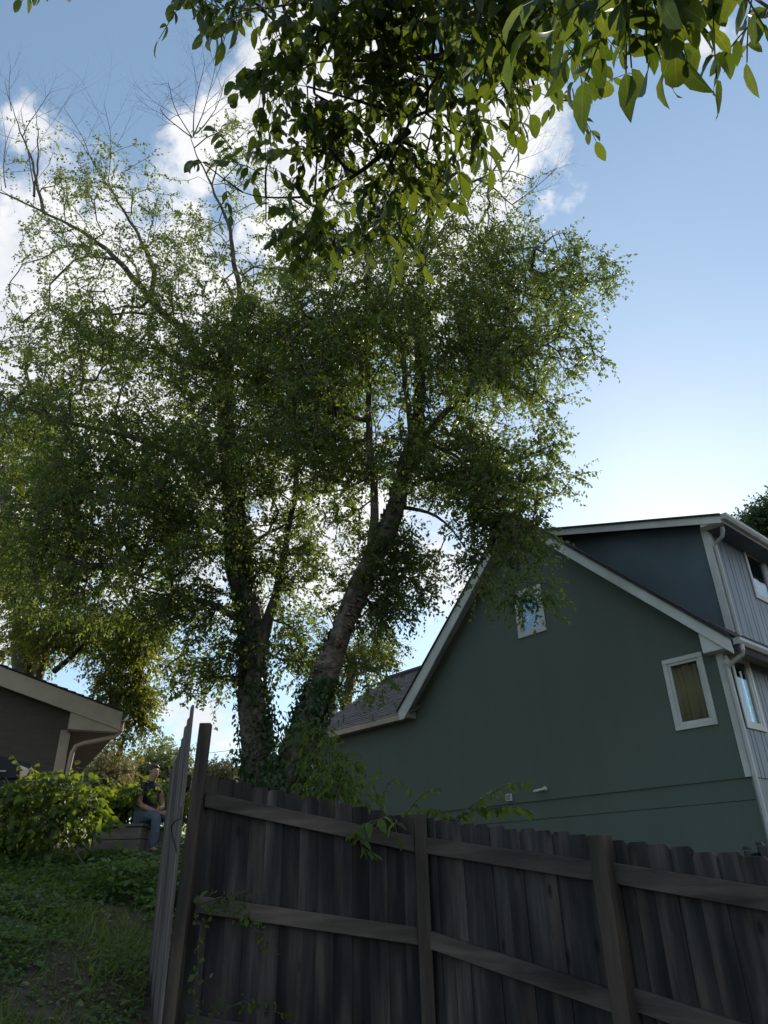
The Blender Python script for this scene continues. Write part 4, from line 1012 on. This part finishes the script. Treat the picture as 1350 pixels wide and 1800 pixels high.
blobsN = [(600, 0, 190, 70, 3.1, .3, 1.2), (790, 50, 170, 90, 2.85, .3, 1.3), (620, 130, 120, 90, 3.0, .25, 1.3), (710, 220, 110, 70, 2.95, .25, 1.2), (560, 265, 90, 45, 3.1, .2, 1.1), (420, 295, 70, 22, 3.2, .15, 1.0), (700, 320, 85, 55, 3.0, .2, 1.2), (600, 390, 80, 45, 3.15, .2, 1.3), (690, 410, 45, 30, 3.1, .1, 1.2), (575, 440, 45, 22, 3.2, .1, 1.3), (510, 400, 45, 25, 3.2, .1, .7),
 (960, -10, 120, 60, 2.5, .2, 1.2), (905, 90, 40, 40, 2.5, .2, 1.0), (985, 170, 30, 22, 3.3, .08, .9), (1200, -110, 110, 30, 1.25, .08, 1.3), (1090, -50, 75, 35, 1.3, .08, 1.3), (1100, -5, 40, 22, 1.4, .06, 1.3), (390, -10, 90, 35, 3.35, .15, 1.3), (370, 50, 30, 25, 3.4, .1, .9), (130, -40, 50, 18, 3.6, .1, .9), (500, 100, 35, 80, 3.2, .1, 1.0), (1335, 10, 18, 25, 1.5, .05, 1.1), (1290, -80, 70, 25, 1.35, .06, .8), (260, -45, 80, 15, 3.5, .1, .6), (850, 170, 45, 35, 2.8, .15, 1.0), (490, 200, 25, 25, 3.2, .1, .7), (880, 10, 90, 60, 2.5, .2, 1.0),
 (700, -250, 500, 130, 2.8, .4, .15), (1300, -300, 250, 100, 2.0, .3, .15)]
def compound_leaves(root, skel, blobs, nodes, lsz, pairs, mode, tmpl, meshes, smat, width=1., rach=.2, cap=300, twig=.0028, down=.8, mats='twig'):
    pts, _ = blob_points(blobs, nodes, mode)
    pos, par, w, leaf, pid, n0 = grow(skel, None, pts, .3)
    idx = np.arange(n0, len(pos))
    V1, F1 = edges_mesh(pos[par[idx]], pos[idx], twig * np.sqrt(np.maximum(w[idx], 1)), twig * np.sqrt(np.maximum(w[idx], 1)) * .85, 5)
    mk('branches', V1, F1, 'twig', root, kind='stuff', smooth=True)
    P = []; D = []; NR = []; Z = []; EA = []; EB = []
    for i in np.where(leaf)[0]:
        for rep in range(1 if rng.random() < .45 else 2):
            b = pos[i]; d = pos[i] - pos[par[i]]; d = d / (np.linalg.norm(d) + 1e-9)
            h = rng.normal(size=3); h[2] *= .4; d = d * .5 + h * .75 + [0, 0, -.25]; d /= np.linalg.norm(d)
            L = rach * rng.uniform(.7, 1.25); np_ = pairs + int(rng.integers(-1, 2)); cur = b; ls = lsz * rng.uniform(.8, 1.15)
            if np.linalg.norm(b - CAM) < 1.7: ls *= .76; L *= .75
            side = np.cross(d, [0, 0, 1]); side /= np.linalg.norm(side) + 1e-9
            for k_ in range(np_ + 1):
                nx = cur + d * L / (np_ + 1); EA.append(cur); EB.append(nx); cur = nx; d = d + np.array([0, 0, -.16]); d /= np.linalg.norm(d)
                if k_ < np_:
                    for sg in (-1, 1):
                        if rng.random() < .07: continue
                        P.append(cur); dd = side * sg * .75 + d * .35 + np.array([0, 0, -down * rng.uniform(.6, 1.3)]) + rng.normal(size=3) * .34; D.append(dd); NR.append(np.array([0, 0, .75]) + side * sg * .9 + rng.normal(size=3) * .45); Z.append(ls * rng.uniform(.75, 1.1) * (.75 + .3 * k_ / np_))
                else:
                    P.append(cur); D.append(d + [0, 0, -.5]); NR.append(np.array([0, 0, .6]) + rng.normal(size=3) * .6); Z.append(ls * 1.1)
    EA, EB = np.array(EA), np.array(EB)
    V, F = edges_mesh(EA, EB, np.full(len(EA), .0016), np.full(len(EA), .0014), 3)
    mk('leaf_stalks', V, F, smat, root, kind='stuff', tint=np.full(len(V), .8))
    leafy(root, P, D, NR, np.array(Z), tmpl, meshes, smat, cap, width)
    return len(P)
nN = compound_leaves(ash, skel, blobsN, 470, .078, 3, 'D', LEAF_BIG, LB, 'ash_leaf', width=.98, rach=.17)
# ------------------------------------------------------------------ sprigs growing over the fence
def sprig(path, Y, label, lsz=.085, n=14, width=1.0, rpx=2.5, both=True, cat='vine'):
    P = [atY(x, y, Yq) for (x, y), Yq in zip(path, Y if hasattr(Y, '__len__') else [Y] * len(path))]
    P = np.array(P); d = np.r_[0, np.cumsum(np.linalg.norm(np.diff(P, axis=0), axis=1))]
    t = thing('sprig', P[0], label, cat, 'leafy sprigs growing over the fence')
    K = 12; s = np.linspace(0, d[-1], K); Q = np.stack([np.interp(s, d, P[:, i]) for i in range(3)], 1)
    mb = MB(); mb.tube(Q, list(np.linspace(.007, .002, K)), 6); mb.build('stem', 'twig', t, smooth=True)
    LP, LD, LN, LS = [], [], [], []
    for i in range(n):
        f = (i + .5) / n; c = np.array([np.interp(f * d[-1], d, P[:, k_]) for k_ in range(3)]); tg = np.array([np.interp(min(1, f + .05) * d[-1], d, P[:, k_]) for k_ in range(3)]) - np.array([np.interp(max(0, f - .05) * d[-1], d, P[:, k_]) for k_ in range(3)])
        tg /= np.linalg.norm(tg) + 1e-9; side = np.cross(tg, [0, 0, 1]); side /= np.linalg.norm(side) + 1e-9
        for sg in ((-1, 1) if both else (1,)):
            LP.append(c); LD.append(side * sg * .9 + tg * .4 + np.array([0, 0, -.45]) + rng.normal(size=3) * .2); LN.append(np.array([0, 0, 1.]) + rng.normal(size=3) * .3); LS.append(lsz * 1.35 * rng.uniform(.7, 1.15))
    LP.append(P[-1]); LD.append(P[-1] - P[-2]); LN.append(np.array([0, -.2, 1.])); LS.append(lsz)
    leafy(t, LP, LD, LN, np.array(LS), LEAF_BIG, LM, 'bush_leaf', 300, width)
sprig([(705, 1345 + 90), (690, 1432), (668, 1440), (640, 1448), (622, 1462)], [6.5, 6.35, 6.1, 6.0, 5.95], 'compound leaf hanging over the pickets left of the middle post', .1, 7)
sprig([(640, 1450), (632, 1470), (636, 1490), (655, 1500)], [6.05, 6.0, 6.0, 5.98], 'small drooping spray of leaves against the top rail left of the middle post', .09, 4)
sprig([(665, 1440), (672, 1400), (685, 1372), (700, 1370), (722, 1392)], 6.6, 'thin stem with small leaves rising in front of the green wall', .07, 8)
sprig([(700, 1450), (730, 1410), (745, 1395), (760, 1388), (775, 1385)], 6.7, 'short leafy shoot above the middle post', .07, 8)
sprig([(800, 1440), (830, 1415), (862, 1396), (890, 1380), (925, 1376)], [6.3, 6.25, 6.2, 6.1, 6.1], 'long arching shoot reaching towards the vent on the wall', .085, 14, cat='vine')
sprig([(795, 1445), (835, 1422), (870, 1420), (900, 1418), (925, 1424)], [6.3, 6.2, 6.2, 6.1, 6.1], 'lower arching shoot just under the vent', .085, 13)
sprig([(800, 1442), (775, 1425), (750, 1420), (732, 1428)], [6.3, 6.3, 6.3, 6.3], 'pale leaved shoot bending left over the middle post', .08, 9)
sprig([(700, 1452), (697, 1440), (694, 1452), (700, 1470)], [6.1, 6.05, 6.0, 6.0], 'single lit leaf pair at the top rail beside the middle post', .11, 1)
# shrub behind the fence at the foot of the leaning birch
def shrub(name, label, cat, base, blobs, nodes, lsz, pairs=3, mode='Y', smat='bush_leaf', stems=5, cap=300, width=1.0, rach=.2, group=None, down=.5, compound=True, hspread=.15):
    t = thing(name, base, label, cat, group)
    sk = []
    pts, _ = blob_points(blobs, stems, mode)
    for p in pts[:stems]:
        a = np.array(base, float) + np.r_[rng.normal(size=2) * hspread, 0]; K = 7
        f = np.linspace(0, 1, K)[:, None]; Q = a + (p - a) * f + np.array([0, 0, 1]) * (np.sin(f * math.pi) * .12)
        mb = MB(); mb.tube(Q, list(np.linspace(.012, .004, K)), 6); mb.build('stem', 'twig', t, smooth=True); sk += list(Q[1:])
    compound_leaves(t, sk, blobs, nodes, lsz, pairs, mode, LEAF_BIG, LM, smat, width, rach, cap, .002, down)
    return t
b0 = atY(590, 1460, 8.3); b0[2] = gz1(b0[0], b0[1])
shrub('shrub', 'dark leafy shrub behind the fence against the foot of the leaning birch', 'shrub', b0, [(580, 1350, 50, 60, 8.2, .4, 1), (585, 1310, 35, 30, 8.2, .4, .8), (560, 1395, 60, 25, 7.8, .4, 1), (620, 1385, 40, 25, 7.8, .3, .6), (545, 1290, 25, 35, 8.4, .3, .7)], 120, .085)
# sunlit broad-leaved bush by the brick house
b1 = atY(90, 1500, 10.2); b1[2] = gz1(b1[0], b1[1])
shrub('broadleaf_bush', 'broad-leaved bush with sunlit yellow-green leaves in front of the brick house', 'bush', b1,
      [(90, 1375, 85, 25, 10.2, .5, 1), (40, 1420, 60, 40, 10, .5, .9), (130, 1420, 60, 40, 10.1, .5, 1), (90, 1450, 100, 25, 9.8, .5, .8), (15, 1400, 40, 30, 10.2, .4, .8), (-60, 1420, 60, 60, 10.2, .4, .5)], 420, .105, 2, smat='bush_leaf', stems=12, width=1.5, rach=.24, hspread=.4, down=.35)
b2 = atY(215, 1470, 11.9); b2[2] = gz1(b2[0], b2[1]) + .3
shrub('planter_bush', 'green bush growing out of the planter beside the seated person', 'bush', b2,
      [(215, 1400, 32, 28, 12.0, .3, 1), (235, 1425, 18, 18, 12, .2, .7), (185, 1420, 22, 22, 11.9, .3, 1), (250, 1390, 20, 12, 11.55, .1, 1.0), (272, 1384, 14, 7, 11.5, .1, .7)], 125, .115, 2, stems=7, width=1.35, rach=.25, down=.35)
b3 = atY(300, 1440, 12.8); b3[2] = gz1(b3[0], b3[1])
shrub('hedge_bush', 'leafy bush behind the seated person between them and the gate', 'bush', b3, [(300, 1400, 25, 25, 12.9, .3, 1), (320, 1420, 30, 30, 12.9, .3, 1), (285, 1380, 18, 12, 12.9, .2, .6), (270, 1400, 30, 30, 13.2, .2, .8)], 80, .12, 2, stems=6, width=1.3, rach=.25)
b4 = atY(256, 1500, 11.0); b4[2] = gz1(b4[0], b4[1])
# ------------------------------------------------------------------ planter and person
pl = thing('planter', (-4.1, 11.9, 1.8), 'raised planter box of weathered boards under the seated person', 'planter')
c1 = atY(165, 1448, 11.6); c2 = atY(250, 1450, 11.5); top = (c1[2] + c2[2]) / 2
e1 = (c2 - c1); e1[2] = 0; L1 = np.linalg.norm(e1); e1 /= L1; e2 = np.array([.45, .89, 0]); e2 = e2 - np.dot(e2, e1) * e1; e2 /= np.linalg.norm(e2); L2 = .95
o = c1.copy(); gb = 1.7
for r_ in range(4):
    h = (top - .04 - gb) / 4
    for (p, ax, L, inn) in ((o, e1, L1, e2), (o + e1 * L1, e2, L2, -e1), (o, e2, L2, e1), (o + e2 * L2, e1, L1, -e2)):
        q = p.copy(); q[2] = gb + r_ * h + .003
        bevel(MB().box(q + inn * random.uniform(0, .006) + ax * .002, ax * (L - .004), inn * .045, UP * (h - .008)).build('board', 'planter_wood', pl), .004)
for (p, ax, L, inn) in ((o, e1, L1, e2), (o + e1 * L1, e2, L2, -e1), (o, e2, L2, e1), (o + e2 * L2, e1, L1, -e2)):
    q = p - inn * .03 - ax * .028; q[2] = top - .038
    bevel(MB().box(q, ax * (L + .0 + .0), inn * .13, UP * .038).build('cap_board', 'planter_wood', pl), .004)
q = o + e1 * .05 + e2 * .05; q[2] = top - .2
MB().box(q, e1 * (L1 - .1), e2 * (L2 - .1), UP * .1).build('soil', 'dirt', pl)
# person
hd = np.array([.82, -.57, 0]); hd /= np.linalg.norm(hd); sdv = np.array([-hd[1], hd[0], 0])      # facing, person's left
HIP = o + e1 * (L1 - .10) + e2 * .28; HIP[2] = top + .11
per = thing('person', (HIP[0], HIP[1], top), 'person in navy top and blue jeans sitting on the planter edge, forearms on lap', 'person')
def J(f, s, z): return HIP + hd * f + sdv * s + UP * z
def skin(name, verts, edges, rad, mt, parent, sub=2, root=0):
    me = bpy.data.meshes.new(name); o0 = ORG[parent.name]
    me.from_pydata([tuple(np.asarray(v) - o0) for v in verts], edges, []); me.update()
    ob = bpy.data.objects.new(name, me); COL.objects.link(ob); ob.parent = parent; ORG[ob.name] = o0
    me.materials.append(MATS[mt])
    m = ob.modifiers.new('skin', 'SKIN'); m.use_smooth_shade = True
    for i, r in enumerate(rad):
        rr = (r, r) if np.isscalar(r) else r
        me.skin_vertices[0].data[i].radius = rr; me.skin_vertices[0].data[i].use_root = (i == root)
    s_ = ob.modifiers.new('sub', 'SUBSURF'); s_.levels = s_.render_levels = sub
    return ob
vv, ee, rr = [], [], []
def jn(p, r, parent_i=None):
    vv.append(p); rr.append(r)
    if parent_i is not None: ee.append((parent_i, len(vv) - 1))
    return len(vv) - 1
pel = jn(J(0, 0, .0), .13); wa = jn(J(.0, 0, .16), .12, pel); ch = jn(J(.03, 0, .34), .13, wa); nk = jn(J(.04, 0, .47), .058, ch); nk2 = jn(J(.05, 0, .53), .046, nk)
jaw = jn(J(.085, .0, .595), .07, nk2); hm = jn(J(.07, 0, .66), .092, jaw); ht = jn(J(.06, 0, .725), .075, hm)
for sg in (-1, 1):
    sh = jn(J(.03, .17 * sg, .42), .062, ch); el = jn(J(.1, .22 * sg, .17), .045, sh); fa = jn(J(.25, .1 * sg, .1 + .02 * sg), .038, el); wr = jn(J(.34, -.02 * sg, .07 + .03 * sg), .028, fa)
    pm_ = jn(J(.38, -.06 * sg, .06 + .03 * sg), .03, wr)
    for k_, (a_, b_) in enumerate(((.03, .07), (.015, .085), (0, .088), (-.015, .08))):
        f1 = jn(J(.41 + a_ * .2, -.08 * sg, .055 + .03 * sg + a_), .011, pm_); jn(J(.38 + a_ * .2 + b_ * .5, -(.08 + b_ * .6) * sg, .03 + .03 * sg + a_), .008, f1)
    tb = jn(J(.36, -.05 * sg, .09 + .03 * sg), .011, wr); jn(J(.39, -.08 * sg, .1 + .03 * sg), .009, tb)
    hp = jn(J(.06, .09 * sg, -.01), .095, pel); kn = jn(J(.42, .12 * sg, -.01), .065, hp); sk_ = jn(J(.44, .12 * sg, -.22), .055, kn); an = jn(J(.40, .12 * sg, -.44), .038, sk_); ft = jn(J(.50, .13 * sg, -.49), .038, an); jn(J(.58, .14 * sg, -.5), .028, ft)
skin('body', vv, ee, rr, 'skin', per)
# face features belong to the head: nose and ears
fb = MB(); hc = J(.07, 0, .65); look = norm(np.array([[.95, -.25, .18]]))[0]; ls_ = np.cross(UP, look); ls_ /= np.linalg.norm(ls_)
fb.tube([hc + look * .085 + UP * .02, hc + look * .115 - UP * .012, hc + look * .095 - UP * .02], [.008, .016, .01], 8)
for sg in (-1, 1): fb.tube([hc + ls_ * .088 * sg + UP * .02, hc + ls_ * .1 * sg - UP * .015], [.016, .01], 8)
fb.build('face', 'skin', per, smooth=True)
eb = MB()
for sg in (-1, 1): eb.tube([hc + look * .085 + ls_ * .032 * sg + UP * .015, hc + look * .088 + ls_ * .03 * sg + UP * .015], [.006, .003], 8)
eb.tube([hc + look * .088 + ls_ * .022 - UP * .05, hc + look * .088 - ls_ * .022 - UP * .05], .003, 6)
eb.build('eye', 'hair', per, smooth=True)
skin('shirt', [J(0, 0, .02), J(.0, 0, .17), J(.03, 0, .34), J(.04, 0, .45), J(.03, .13, .42), J(.03, -.13, .42), J(.045, .195, .36), J(.045, -.195, .36)], [(0, 1), (1, 2), (2, 3), (2, 4), (2, 5), (4, 6), (5, 7)], [.155, .145, .16, .085, .10, .10, .08, .08], 'navy_cloth', per)
jv = [J(0, 0, -.01)]; je = []; jr = [.15]
for sg in (-1, 1):
    b_ = len(jv); jv += [J(.08, .09 * sg, -.01), J(.42, .12 * sg, -.005), J(.44, .12 * sg, -.22), J(.41, .12 * sg, -.47)]; jr += [.11, .082, .072, .066]; je += [(0, b_), (b_, b_ + 1), (b_ + 1, b_ + 2), (b_ + 2, b_ + 3)]
skin('jeans', jv, je, jr, 'denim', per)
for sg in (-1, 1): skin('shoe', [J(.40, .12 * sg, -.48), J(.5, .13 * sg, -.505), J(.6, .14 * sg, -.51)], [(0, 1), (1, 2)], [.045, .045, .035], 'shoe', per)
hcn = J(.062, 0, .672); V = []; F = []; nr, ns = 10, 28
for a in range(nr + 1):
    for b_ in range(ns):
        az_ = 2 * math.pi * b_ / ns; front = math.cos(az_)
        lim_ = 1.95 - .95 * max(0, front) ** .7 - .12 * math.sin(az_ * 9)
        el_ = lim_ * a / nr; rr_ = .101 + .005 * math.sin(az_ * 7 + a) + .004 * math.sin(az_ * 13 + a * 2) + .01 * (1 - a / nr)
        V.append(hcn + rr_ * (math.sin(el_) * (look * front * 1.02 + ls_ * math.sin(az_) * .92) + UP * math.cos(el_) * 1.02) - look * .008)
for a in range(nr):
    for b_ in range(ns): F.append((a * ns + b_, (a + 1) * ns + b_, (a + 1) * ns + (b_ + 1) % ns, a * ns + (b_ + 1) % ns))
hr_ = mk('hair', V, F, 'hair', per, smooth=True); hr_.modifiers.new('solid', 'SOLIDIFY').thickness = .014
# pale board leaning behind the person
p = atY(300, 1455, 12.1); bd = MB(); bd.box([p[0] - .06, p[1], p[2] - .25], [.14, .03, 0], [0, .02, 0], [.03, .02, .5]); tag(bevel(bd.build('pale_board', 'white_paint')), 'pale painted board standing beside the legs of the seated person', 'board')
# dark grill at the left edge
gp0 = atY(8, 1380, 11.4); gzv = gz1(gp0[0], gp0[1])
gr = thing('covered_grill', (gp0[0] - .2, gp0[1], gzv), 'dark barbecue grill with a sloping hood in the corner by the brick wall', 'grill')
hx = gp0[0] - .75; tz = atY(8, 1328, 11.4)[2]
gx1 = atY(38, 1345, 11.4)[0]
hood = bevel(MB().prism([(hx, gp0[1], tz - .35), (gx1, gp0[1], tz - .35), (gx1 - .02, gp0[1], tz - .16), (gx1 - .14, gp0[1], tz - .04), (gx1 - .35, gp0[1], tz), (hx + .1, gp0[1], tz), (hx, gp0[1], tz - .12)], (0, .5, 0)).build('hood', 'black_plastic', gr), .03, 3)
MB().box((hx + .05, gp0[1] + .03, tz - .85), (gx1 - hx - .1, 0, 0), (0, .44, 0), (0, 0, .49)).build('cabinet', 'black_plastic', gr)
mb = MB(); mb.tube([(hx + .2, gp0[1] - .05, tz - .24), (gx1 - .2, gp0[1] - .05, tz - .24)], .014, 8); mb.build('handle', 'gutter_metal', gr)
for x_ in (hx + .1, gx1 - .14):
    for y_ in (.06, .4): MB().box((x_, gp0[1] + y_, gzv - .05), (.04, 0, 0), (0, .04, 0), (0, 0, tz - .85 - gzv + .05)).build('leg', 'black_metal', gr)
# pale stones in the grass
for i, (x, y, Y_, s) in enumerate(((218, 1549, 10.6, .055), (228, 1553, 10.4, .04), (236, 1550, 10.5, .03), (262, 1585, 8.8, .03), (30, 1640, 7.4, .03))):
    p = atY(x, y, Y_); g0 = gz1(p[0], p[1])
    mb = bpy.data.meshes.new('stone')
    import bmesh
    bm = bmesh.new(); bmesh.ops.create_icosphere(bm, subdivisions=3, radius=s)
    for v in bm.verts: v.co = Vector((v.co.x * 1.5, v.co.y, v.co.z * .6)) * (1 + .12 * math.sin(v.co.x * 90 + i) + .1 * math.cos(v.co.y * 110))
    bm.to_mesh(mb); bm.free(); mb.materials.append(MATS['stone']); mb.polygons.foreach_set('use_smooth', [True] * len(mb.polygons))
    so_ = bpy.data.objects.new('stone', mb); COL.objects.link(so_); so_.location = (p[0], p[1], g0 + s * .3); so_.rotation_euler = (0, 0, i)
    tag(so_, ['largest pale stone below the planter', 'flat pale stone beside the largest one', 'smallest pale stone right of the flat one', 'small pale stone in the grass near the gate', 'pale stone lying in the grass at the left edge'][i], 'stone', 'pale stones in the grass')
# ------------------------------------------------------------------ ground cover on the slope
def scatter(n, x0, x1, y0, y1, f):
    x = rng.uniform(x0, x1, n); y = rng.uniform(y0, y1, n); k_ = f(x, y); return x[k_], y[k_]
def dn(x, y, s=1.0):
    return .5 + .25 * np.sin(x * 2.1 * s + 1.2 * np.sin(y * 1.7 * s)) + .25 * np.sin(y * 2.9 * s + 1.5 * np.sin(x * 1.3 * s + 2))
path = lambda x, y: np.exp(-((x - (-2.35 - .16 * (y - 5))) / .28) ** 2)      # trodden earth
leftside = lambda x, y: (x < np.where(y < 7.2, -1.75 - (y - 6.1).clip(0) * .42, -2.0))
# grass
x, y = scatter(150000, -8.5, -1.3, 3.2, 12.5, lambda x, y: leftside(x, y) & (rng.random(len(x)) < (1.1 * dn(x, y) ** 1.0) * (1 - .6 * path(x, y)) * np.exp(-(y - 4) * .09)))
z = gz(x, y); P = np.stack([x, y, z - .01], 1); n = len(x)
D = norm(np.array([0, 0, 1.]) + rng.normal(size=(n, 3)) * [.75, .75, .15]); NR = norm(rng.normal(size=(n, 3)) * [1, 1, .2])
GB = (np.array([(0, .035, 0), (0, -.035, 0), (.55, .028, .07), (.55, -.028, .07), (1, 0, .3)]), np.array([(0, 1, 3), (0, 3, 2), (2, 3, 4)]))
tag(leaves_obj('grass', P, D, NR, rng.uniform(.05, .16, n) * (.6 + .8 * dn(x, y, 2)), GB, 'grass_blade', org=(-3, 6, 0)), 'rough patchy grass on the slope left of the gate')
x, y = scatter(5000, -6.5, -1.4, 3.4, 10, leftside); n = len(x); P = np.stack([x, y, gz(x, y) + .012], 1); a_ = rng.random(n) * 6.283
tag(leaves_obj('leaf_litter', P, np.stack([np.cos(a_), np.sin(a_), rng.normal(size=n) * .15], 1), norm(np.array([0, 0, 1.]) + rng.normal(size=(n, 3)) * .3), rng.uniform(.025, .07, n), LEAF_MED, 'tan_leaf', org=(-3, 6, 0)), 'dry fallen leaves and bits scattered on the bare earth')
# weeds in mounds
def weeds(n, x0, x1, y0, y1, hfun, dens, size, label, mt='weed_leaf', tm=LEAF_MED):
    x, y = scatter(n, x0, x1, y0, y1, lambda x, y: leftside(x, y) & (rng.random(len(x)) < dens(x, y)))
    m = len(x); h = hfun(x, y) * rng.random(m) ** .55
    P = np.stack([x, y, gz(x, y) + h], 1); a = rng.random(m) * 6.283
    D = norm(np.stack([np.cos(a), np.sin(a), rng.uniform(-.6, .35, m)], 1)); NR = norm(np.array([0, -.1, 1.]) + rng.normal(size=(m, 3)) * .4)
    return tag(leaves_obj('weeds', P, D, NR, size * rng.uniform(.5, 1.3, m), tm, mt, org=(-3, 6, 0)), label)
weeds(60000, -7.5, -1.3, 3.2, 9.5, lambda x, y: .04 + .2 * dn(x, y, 1.4) ** 2, lambda x, y: (.15 + .85 * (dn(x, y, .8) > .52)) * (1 - .8 * path(x, y)) * (.45 + .55 * (x < -2.8 - .1 * (y - 6))), .055, 'low leafy weeds in the grass left of the gate')
weeds(40000, -8.5, -3.1, 7.6, 11.6, lambda x, y: (.12 + .42 * dn(x, y, 1.1)) * np.where(x > -4.9, .35, 1), lambda x, y: (.25 + .75 * (dn(x + 3, y, .9) > .35)), .075, 'deep mound of green weeds below the broad-leaved bush')
weeds(7000, -4.7, -3.0, 10.2, 11.5, lambda x, y: .08 + .16 * dn(x, y, 2), lambda x, y: .9 + 0 * x, .08, 'weeds growing up the front of the planter')
weeds(9000, -3.4, -2.2, 8.5, 13.5, lambda x, y: .1 + .3 * dn(x, y, 1.5), lambda x, y: .9 + 0 * x, .08, 'weeds right of the planter by the feet of the seated person')
# ground cover near the camera and behind the fence for other viewpoints
x, y = scatter(30000, -8, 6, -3, 6.2, lambda x, y: (y < 3.2) | ((x > -1.5) & (y < 6.1 - np.maximum(0, x - .2) * 1.17))); n = len(x); P = np.stack([x, y, gz(x, y) - .01], 1)
tag(leaves_obj('grass', P, norm(np.array([0, 0, 1.]) + rng.normal(size=(n, 3)) * [.7, .7, .1]), rvec(n), rng.uniform(.05, .14, n), GB, 'grass_blade', org=(0, 0, 0)), 'rough grass around the viewpoint')
x, y = scatter(26000, -8, 10, 6.6, 13, lambda x, y: (x > -1.9)); n = len(x); P = np.stack([x, y, gz(x, y) + rng.random(n) * .25], 1)
tag(leaves_obj('undergrowth', P, rvec(n), norm(np.array([0, 0, 1.]) + rng.normal(size=(n, 3)) * .5), rng.uniform(.05, .12, n), LEAF_MED, 'weed_leaf', org=(0, 9, 0)), 'low undergrowth between the fence and the green house')
# creeper on the near side of the first fence bay
def creeper(base, pts, label, n=5, lsz=.05):
    t = thing('creeper', base, label, 'creeper')
    LP, LD, LN, LS = [], [], [], []
    for path_ in pts:
        P = np.array([atY(x, y, Yq) for x, y, Yq in path_]); K = 16
        d = np.r_[0, np.cumsum(np.linalg.norm(np.diff(P, axis=0), axis=1))]; s = np.linspace(0, d[-1], K)
        Q = np.stack([np.interp(s, d, P[:, i]) for i in range(3)], 1); Q[1:-1] += rng.normal(size=(K - 2, 3)) * .012
        mb = MB(); mb.tube(Q, list(np.linspace(.005, .002, K)), 5); mb.build('stem', 'twig', t, smooth=True)
        m = int(d[-1] / .022)
        for i in range(m):
            c = np.array([np.interp(rng.random() * d[-1], d, P[:, k_]) for k_ in range(3)])
            LP.append(np.array([np.interp(i / m * d[-1], d, P[:, k_]) for k_ in range(3)]) + rng.normal(size=3) * .03); LD.append(rng.normal(size=3) + [0, 0, -.5]); LN.append(np.array([0, -.7, .6]) + rng.normal(size=3) * .4); LS.append(lsz * rng.uniform(.6, 1.4))
    leafy(t, LP, LD, LN, np.array(LS), LEAF_BIG, LM, 'weed_leaf', 300, 1.3)
cb = atY(350, 1800, 5.9)
creeper((cb[0], cb[1], gz1(cb[0], cb[1])), [[(345, 1840, 5.9), (350, 1700, 5.9), (348, 1590, 5.95), (380, 1580, 5.95), (430, 1590, 5.95)], [(365, 1585, 5.95), (410, 1570, 5.95), (450, 1580, 5.95)], [(430, 1590, 5.95), (440, 1615, 5.95), (462, 1650, 5.95), (490, 1672, 5.95)],
    [(350, 1600, 5.95), (370, 1605, 5.95), (400, 1600, 5.95), (445, 1620, 5.95)], [(345, 1840, 5.9), (370, 1780, 5.9), (430, 1760, 5.9), (520, 1790, 5.9)]], 'dim leafy creeper straggling over the middle rail beside the corner post')
# utility wire far behind
pw1 = atY(340, 1327, 40); pw2 = atY(560, 1300, 40)
mb = MB(); dv = pw2 - pw1; mb.tube([pw1 - dv * 6, pw1 + dv * .2 , pw2 + dv * 1.5], .012, 5); tag(mb.build('utility_wire', 'wire'), 'thin utility wire crossing the sky beyond the gate post', 'wire')
print('leaves', nR, nL, nN, 'objects', len(bpy.data.objects), 'tris', sum(len(m.polygons) for m in bpy.data.meshes))
